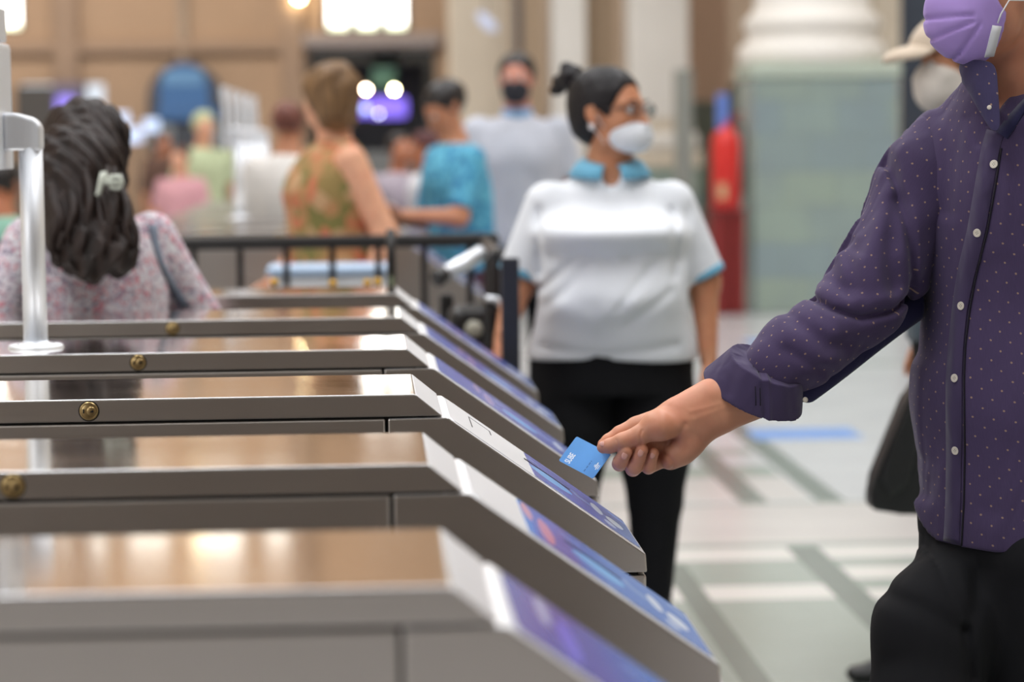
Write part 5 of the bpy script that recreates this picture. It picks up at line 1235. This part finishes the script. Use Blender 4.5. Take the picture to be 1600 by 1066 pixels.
# violet pleated mask
M_VMASK = cloth('violet_mask_cloth', srgb(172, 144, 210), var=.04, fold=.08, fscale=20, rough=.8)
def lateral(f_, z_, r):
    a = HLm(-.2, f_, z_); b = HLm(.2, f_, z_); return cone(a, b, r, r)
mr = uni([grow(head_sdf(HC, RHm, sH, ears=False), .006), ell(HLm(0, .050, -.052), (.064, .080, .068), RHm)], .02)
mr = inter(mr, half(HLm(0, .040, -.06), -RHm[1] * 1.0 - RHm[2] * .12), .001); mr = inter(mr, half(HLm(0, .05, .022), RHm[2]), .003); mr = sub(mr, lateral(.008, -.004, .052), .003)
mr = ripple(mr, plus(groove([(1440, 32), (1475, 29), (1512, 27)], .006, .0042, 9, Y=3.64, one_sided=1), groove([(1460, 63), (1485, 50), (1514, 38)], .006, .0042, 9, Y=3.64, one_sided=1), groove([(1500, 92), (1512, 66), (1526, 42)], .006, .0042, 9, Y=3.64, one_sided=1)))
vm = put('face_mask', mr, .0028, M_VMASK)
hm_hit = drape([]) if 0 else None
bpy.context.view_layer.update()
hit_mask = drape([vm, body_o])
def strip(name, pxs, w, th, m, parent, hit, up=.0005, shift=None):
    P_, N_ = [], []
    for i in range(len(pxs) - 1):
        a, b = pxs[i], pxs[i + 1]; n_ = max(2, int(math.hypot(b[0] - a[0], b[1] - a[1]) / 7))
        for j in range(n_ + (1 if i == len(pxs) - 2 else 0)):
            t_ = j / n_; h_ = hit(a[0] + (b[0] - a[0]) * t_, a[1] + (b[1] - a[1]) * t_, up)
            if h_: P_.append(h_[0] - MO); N_.append(h_[1])
    for _ in range(3):
        N_ = [(N_[max(i-1, 0)] + N_[i] * 2 + N_[min(i+1, len(N_)-1)]).normalized() for i in range(len(N_))]; P_ = [P_[0]] + [(P_[i-1] + P_[i] * 2 + P_[i+1]) / 4 for i in range(1, len(P_)-1)] + [P_[-1]]
    return ribbon(name, P_, N_, w, th, m, parent)
strip('mask_edge', [(1557, 40), (1552, 60), (1545, 87)], .015, .0022, M_WHITE, vm, hit_mask, .001)
bm = bmesh.new(); e0 = hit_mask(1558, 36, .002); pts = [e0[0] - MO, U(1564, 22, e0[0].y - .004) - MO, U(1577, 0, e0[0].y - .002) - MO, HLm(-.072, -.008, -.03) - MO + Vector((0, -.012, 0)), HLm(-.078, -.022, .01) - MO + Vector((0, -.008, 0))]
add_tube(bm, pts, .0013, 8); bm_obj('ear_loop', bm, M_WHITE, vm)

# collar, placket, buttons
hit_c = drape([cuff])
for dx in (0, 7): strip('cuff_stitching', [(1176 + dx, 566), (1179 + dx, 590), (1181 + dx, 615), (1181 + dx, 634)], .0014, .0006, mat('dark_thread', srgb(22, 18, 30), .9), cuff, hit_c, .0)
hit_s = drape([shirt_o])
M_COLLAR = dotted('purple_collar_cloth', srgb(54, 48, 78))
strip('placket', [(1556, 205), (1551, 220), (1548, 232), (1538, 290), (1526, 360), (1509, 430), (1500, 480), (1494, 540), (1491, 590), (1491, 705), (1490, 780), (1487, 855)], .031, .0016, M_CUFF, shirt_o, hit_s, .0)
strip('placket_edge', [(1565, 232), (1556, 290), (1543, 362), (1525, 432), (1516, 482), (1509, 540), (1507, 592), (1508, 706), (1507, 780), (1503, 853)], .0022, .0026, mat('dark_seam', srgb(24, 18, 32), .9), shirt_o, hit_s, .0)
strip('placket_facing', [(1566, 212), (1580, 192), (1600, 166), (1625, 140)], .022, .003, M_SHIRT_IN, shirt_o, hit_s, .0)
M_BTN = mat('pearl_button', srgb(214, 204, 190), .3)
for px, py in ((1554, 257), (1528, 364), (1503, 478), (1493, 591), (1494, 704)):
    h_ = hit_s(px, py, .0018)
    bm = bmesh.new(); add_lathe(bm, h_[0] - MO, [(.0060, 0), (.0066, .0010), (.0064, .0018), (.0050, .0014), (.001, .0013)], 24, axis=h_[1])
    b_ = bm_obj('button', bm, M_BTN, shirt_o)
    u_ = h_[1].orthogonal().normalized(); v_ = h_[1].cross(u_); bm = bmesh.new()
    for s1 in (1, -1):
        for s2 in (1, -1): add_lathe(bm, h_[0] - MO + u_ * .0013 * s1 + v_ * .0013 * s2 + h_[1] * .0013, [(.0006, 0), (.0006, .0003)], 6, axis=h_[1])
    bm_obj('button_holes', bm, M_DARK, b_)
def sheet(name, rows, m, parent, th=.0022):
    bm = bmesh.new(); G = [[bm.verts.new(p - MO) for p in r] for r in rows]
    for a, b in zip(G, G[1:]):
        for i in range(len(a) - 1): f = bm.faces.new((a[i], a[i+1], b[i+1], b[i])); f.smooth = True
    o = bm_obj(name, bm, m, parent); s_ = o.modifiers.new('thickness', 'SOLIDIFY'); s_.thickness = th; s_.offset = 0
    q = o.modifiers.new('smooth', 'SUBSURF'); q.levels = 2; q.render_levels = 2
    a = o.data.attributes.new('pat', 'FLOAT_VECTOR', 'POINT'); a.data.foreach_set('vector', np.array([[v.co.x * 1.2 + .011, v.co.z, 0] for v in o.data.vertices], np.float32).ravel()); return o
# standing band and folded leaves; near leaf faces the camera
neck_c = U(1578, 120, 3.735)
band_r = [[], []]
for i in range(17):
    a = math.radians(205 - 170 * i / 16); rx, ry = .074, .070
    for j, z in enumerate((-.012, .026)): band_r[j].append(neck_c + Vector((rx * math.cos(a), ry * math.sin(a), z + .016 * math.sin(a))))
sheet('collar_band', band_r, M_SHIRT_IN, shirt_o)
T = lambda px, py, Y: U(px, py, Y)
sheet('collar_leaf', [[T(1496, 101, 3.735), T(1506, 92, 3.668), T(1532, 92, 3.640), T(1558, 96, 3.628)], [T(1500, 118, 3.690), T(1514, 122, 3.640), T(1538, 128, 3.618), T(1560, 134, 3.606)], [T(1508, 136, 3.670), T(1526, 156, 3.622), T(1546, 164, 3.600), T(1562, 168, 3.592)], [T(1520, 154, 3.655), T(1536, 186, 3.610), T(1552, 212, 3.585), T(1565, 202, 3.582)]], M_COLLAR, shirt_o)
sheet('collar_leaf', [[T(1660, 80, 3.72), T(1650, 95, 3.66), T(1622, 118, 3.612), T(1598, 140, 3.60)], [T(1668, 110, 3.69), T(1650, 130, 3.63), T(1625, 150, 3.595), T(1600, 170, 3.585)], [T(1672, 140, 3.67), T(1655, 165, 3.62), T(1635, 190, 3.58), T(1612, 205, 3.575)]], M_COLLAR, shirt_o)
bm = bmesh.new(); add_lathe(bm, U(1546, 168, 3.600) - MO, [(.0035, 0), (.0035, .0016), (.001, .0018)], 16, axis=(-.4, -.9, .1)); bm_obj('button', bm, M_BTN, shirt_o)
b0 = U(1258, 625, 3.65) - MO; bm = bmesh.new(); add_lathe(bm, b0, [(.0042, 0), (.0044, .0012), (.002, .0014)], 16, axis=(.2, -.9, .3)); bm_obj('cuff_button', bm, M_BTN, cuff)

# ------------------------------------------------------------------ the blue fare card
L_, B_, T_ = U(873, 720, 3.715), U(926.5, 748.5, 3.657), U(901, 682, 3.7216)
ea, eb = B_ - L_, T_ - L_; nrm = ea.cross(eb).normalized()
if nrm.y > 0: nrm = -nrm
card = thing('fare_card', 'light blue fare card held between thumb and fingers above the gate', 'card', tuple(L_))
def cpnt(s, t, up=0): return ea * s + eb * t + nrm * up
bm = bmesh.new(); pts = []; ra, rb = .04, .075
for cx_, cy_, a0 in ((1 - ra, 1 - rb, 0), (ra, 1 - rb, 90), (ra, rb, 180), (1 - ra, rb, 270)):
    for q in range(6): a = math.radians(a0 + 18 * q); pts.append((cx_ + ra * math.cos(a), cy_ + rb * math.sin(a)))
A = [bm.verts.new(cpnt(s, t, .0004)) for s, t in pts]; B = [bm.verts.new(cpnt(s, t, -.0004)) for s, t in pts]
bm.faces.new(A); bm.faces.new(B[::-1])
for i in range(len(A)): bm.faces.new((A[i], B[i], B[(i+1) % len(A)], A[(i+1) % len(A)]))
M_CARD = mat('sky_blue_card', srgb(104, 164, 226), .28, 0, .5, var=.06, vscale=20)
bm_obj('plastic_card', bm, M_CARD, card)
def txt(body, s, t, wid, hei, m, name):
    cu = bpy.data.curves.new(name, 'FONT'); cu.body = body; cu.align_x = 'CENTER'; cu.align_y = 'CENTER'; cu.size = 1.0; cu.offset = .022; cu.extrude = .01
    o = bpy.data.objects.new(name, cu); COL.objects.link(o); bpy.context.view_layer.update()
    me = bpy.data.meshes.new_from_object(o.evaluated_get(bpy.context.evaluated_depsgraph_get())); bpy.data.objects.remove(o, do_unlink=True)
    co = np.array([v.co[:] for v in me.vertices]); lo, hi = co.min(0), co.max(0); ctr = (lo + hi) / 2
    for v in me.vertices:
        x = (v.co.x - ctr[0]) / (hi[0] - lo[0]); y = (v.co.y - ctr[1]) / (hi[1] - lo[1])
        v.co = cpnt(s - y * wid, t + x * hei, .00048 + (.00004 if v.co.z > 0 else 0))     # reads upward along the short side
    return link_obj(name, me, m, card)
M_INK = mat('white_ink', srgb(244, 248, 252), .4); M_INKD = mat('dark_ink', srgb(52, 84, 140), .4)
txt('SUBE', .205, .25, .16, .36, M_INK, 'lettering')
bm = bmesh.new()
for j in range(13):
    if j % 4 == 3: continue
    t0 = .08 + j * .033; v_ = [bm.verts.new(cpnt(a, b, .00055)) for a, b in ((.69, t0), (.715, t0), (.715, t0 + .022), (.69, t0 + .022))]; bm.faces.new(v_)
bm_obj('number_line', bm, M_INKD, card)
bm = bmesh.new()
for s0, s1, t0, t1 in ((.86, .885, .36, .56), (.90, .92, .30, .50), (.83, .85, .38, .46), (.94, .955, .34, .5)):
    v_ = [bm.verts.new(cpnt(a, b, .0005)) for a, b in ((s0, t0), (s1, t0), (s1, t1), (s0, t1))]; w_ = [bm.verts.new(cpnt(a, b, .0003)) for a, b in ((s0, t0), (s1, t0), (s1, t1), (s0, t1))]
    bm.faces.new(v_); bm.faces.new(w_[::-1])
    for i in range(4): bm.faces.new((v_[i], w_[i], w_[(i+1) % 4], v_[(i+1) % 4]))
bm_obj('small_emblem', bm, M_INK, card)
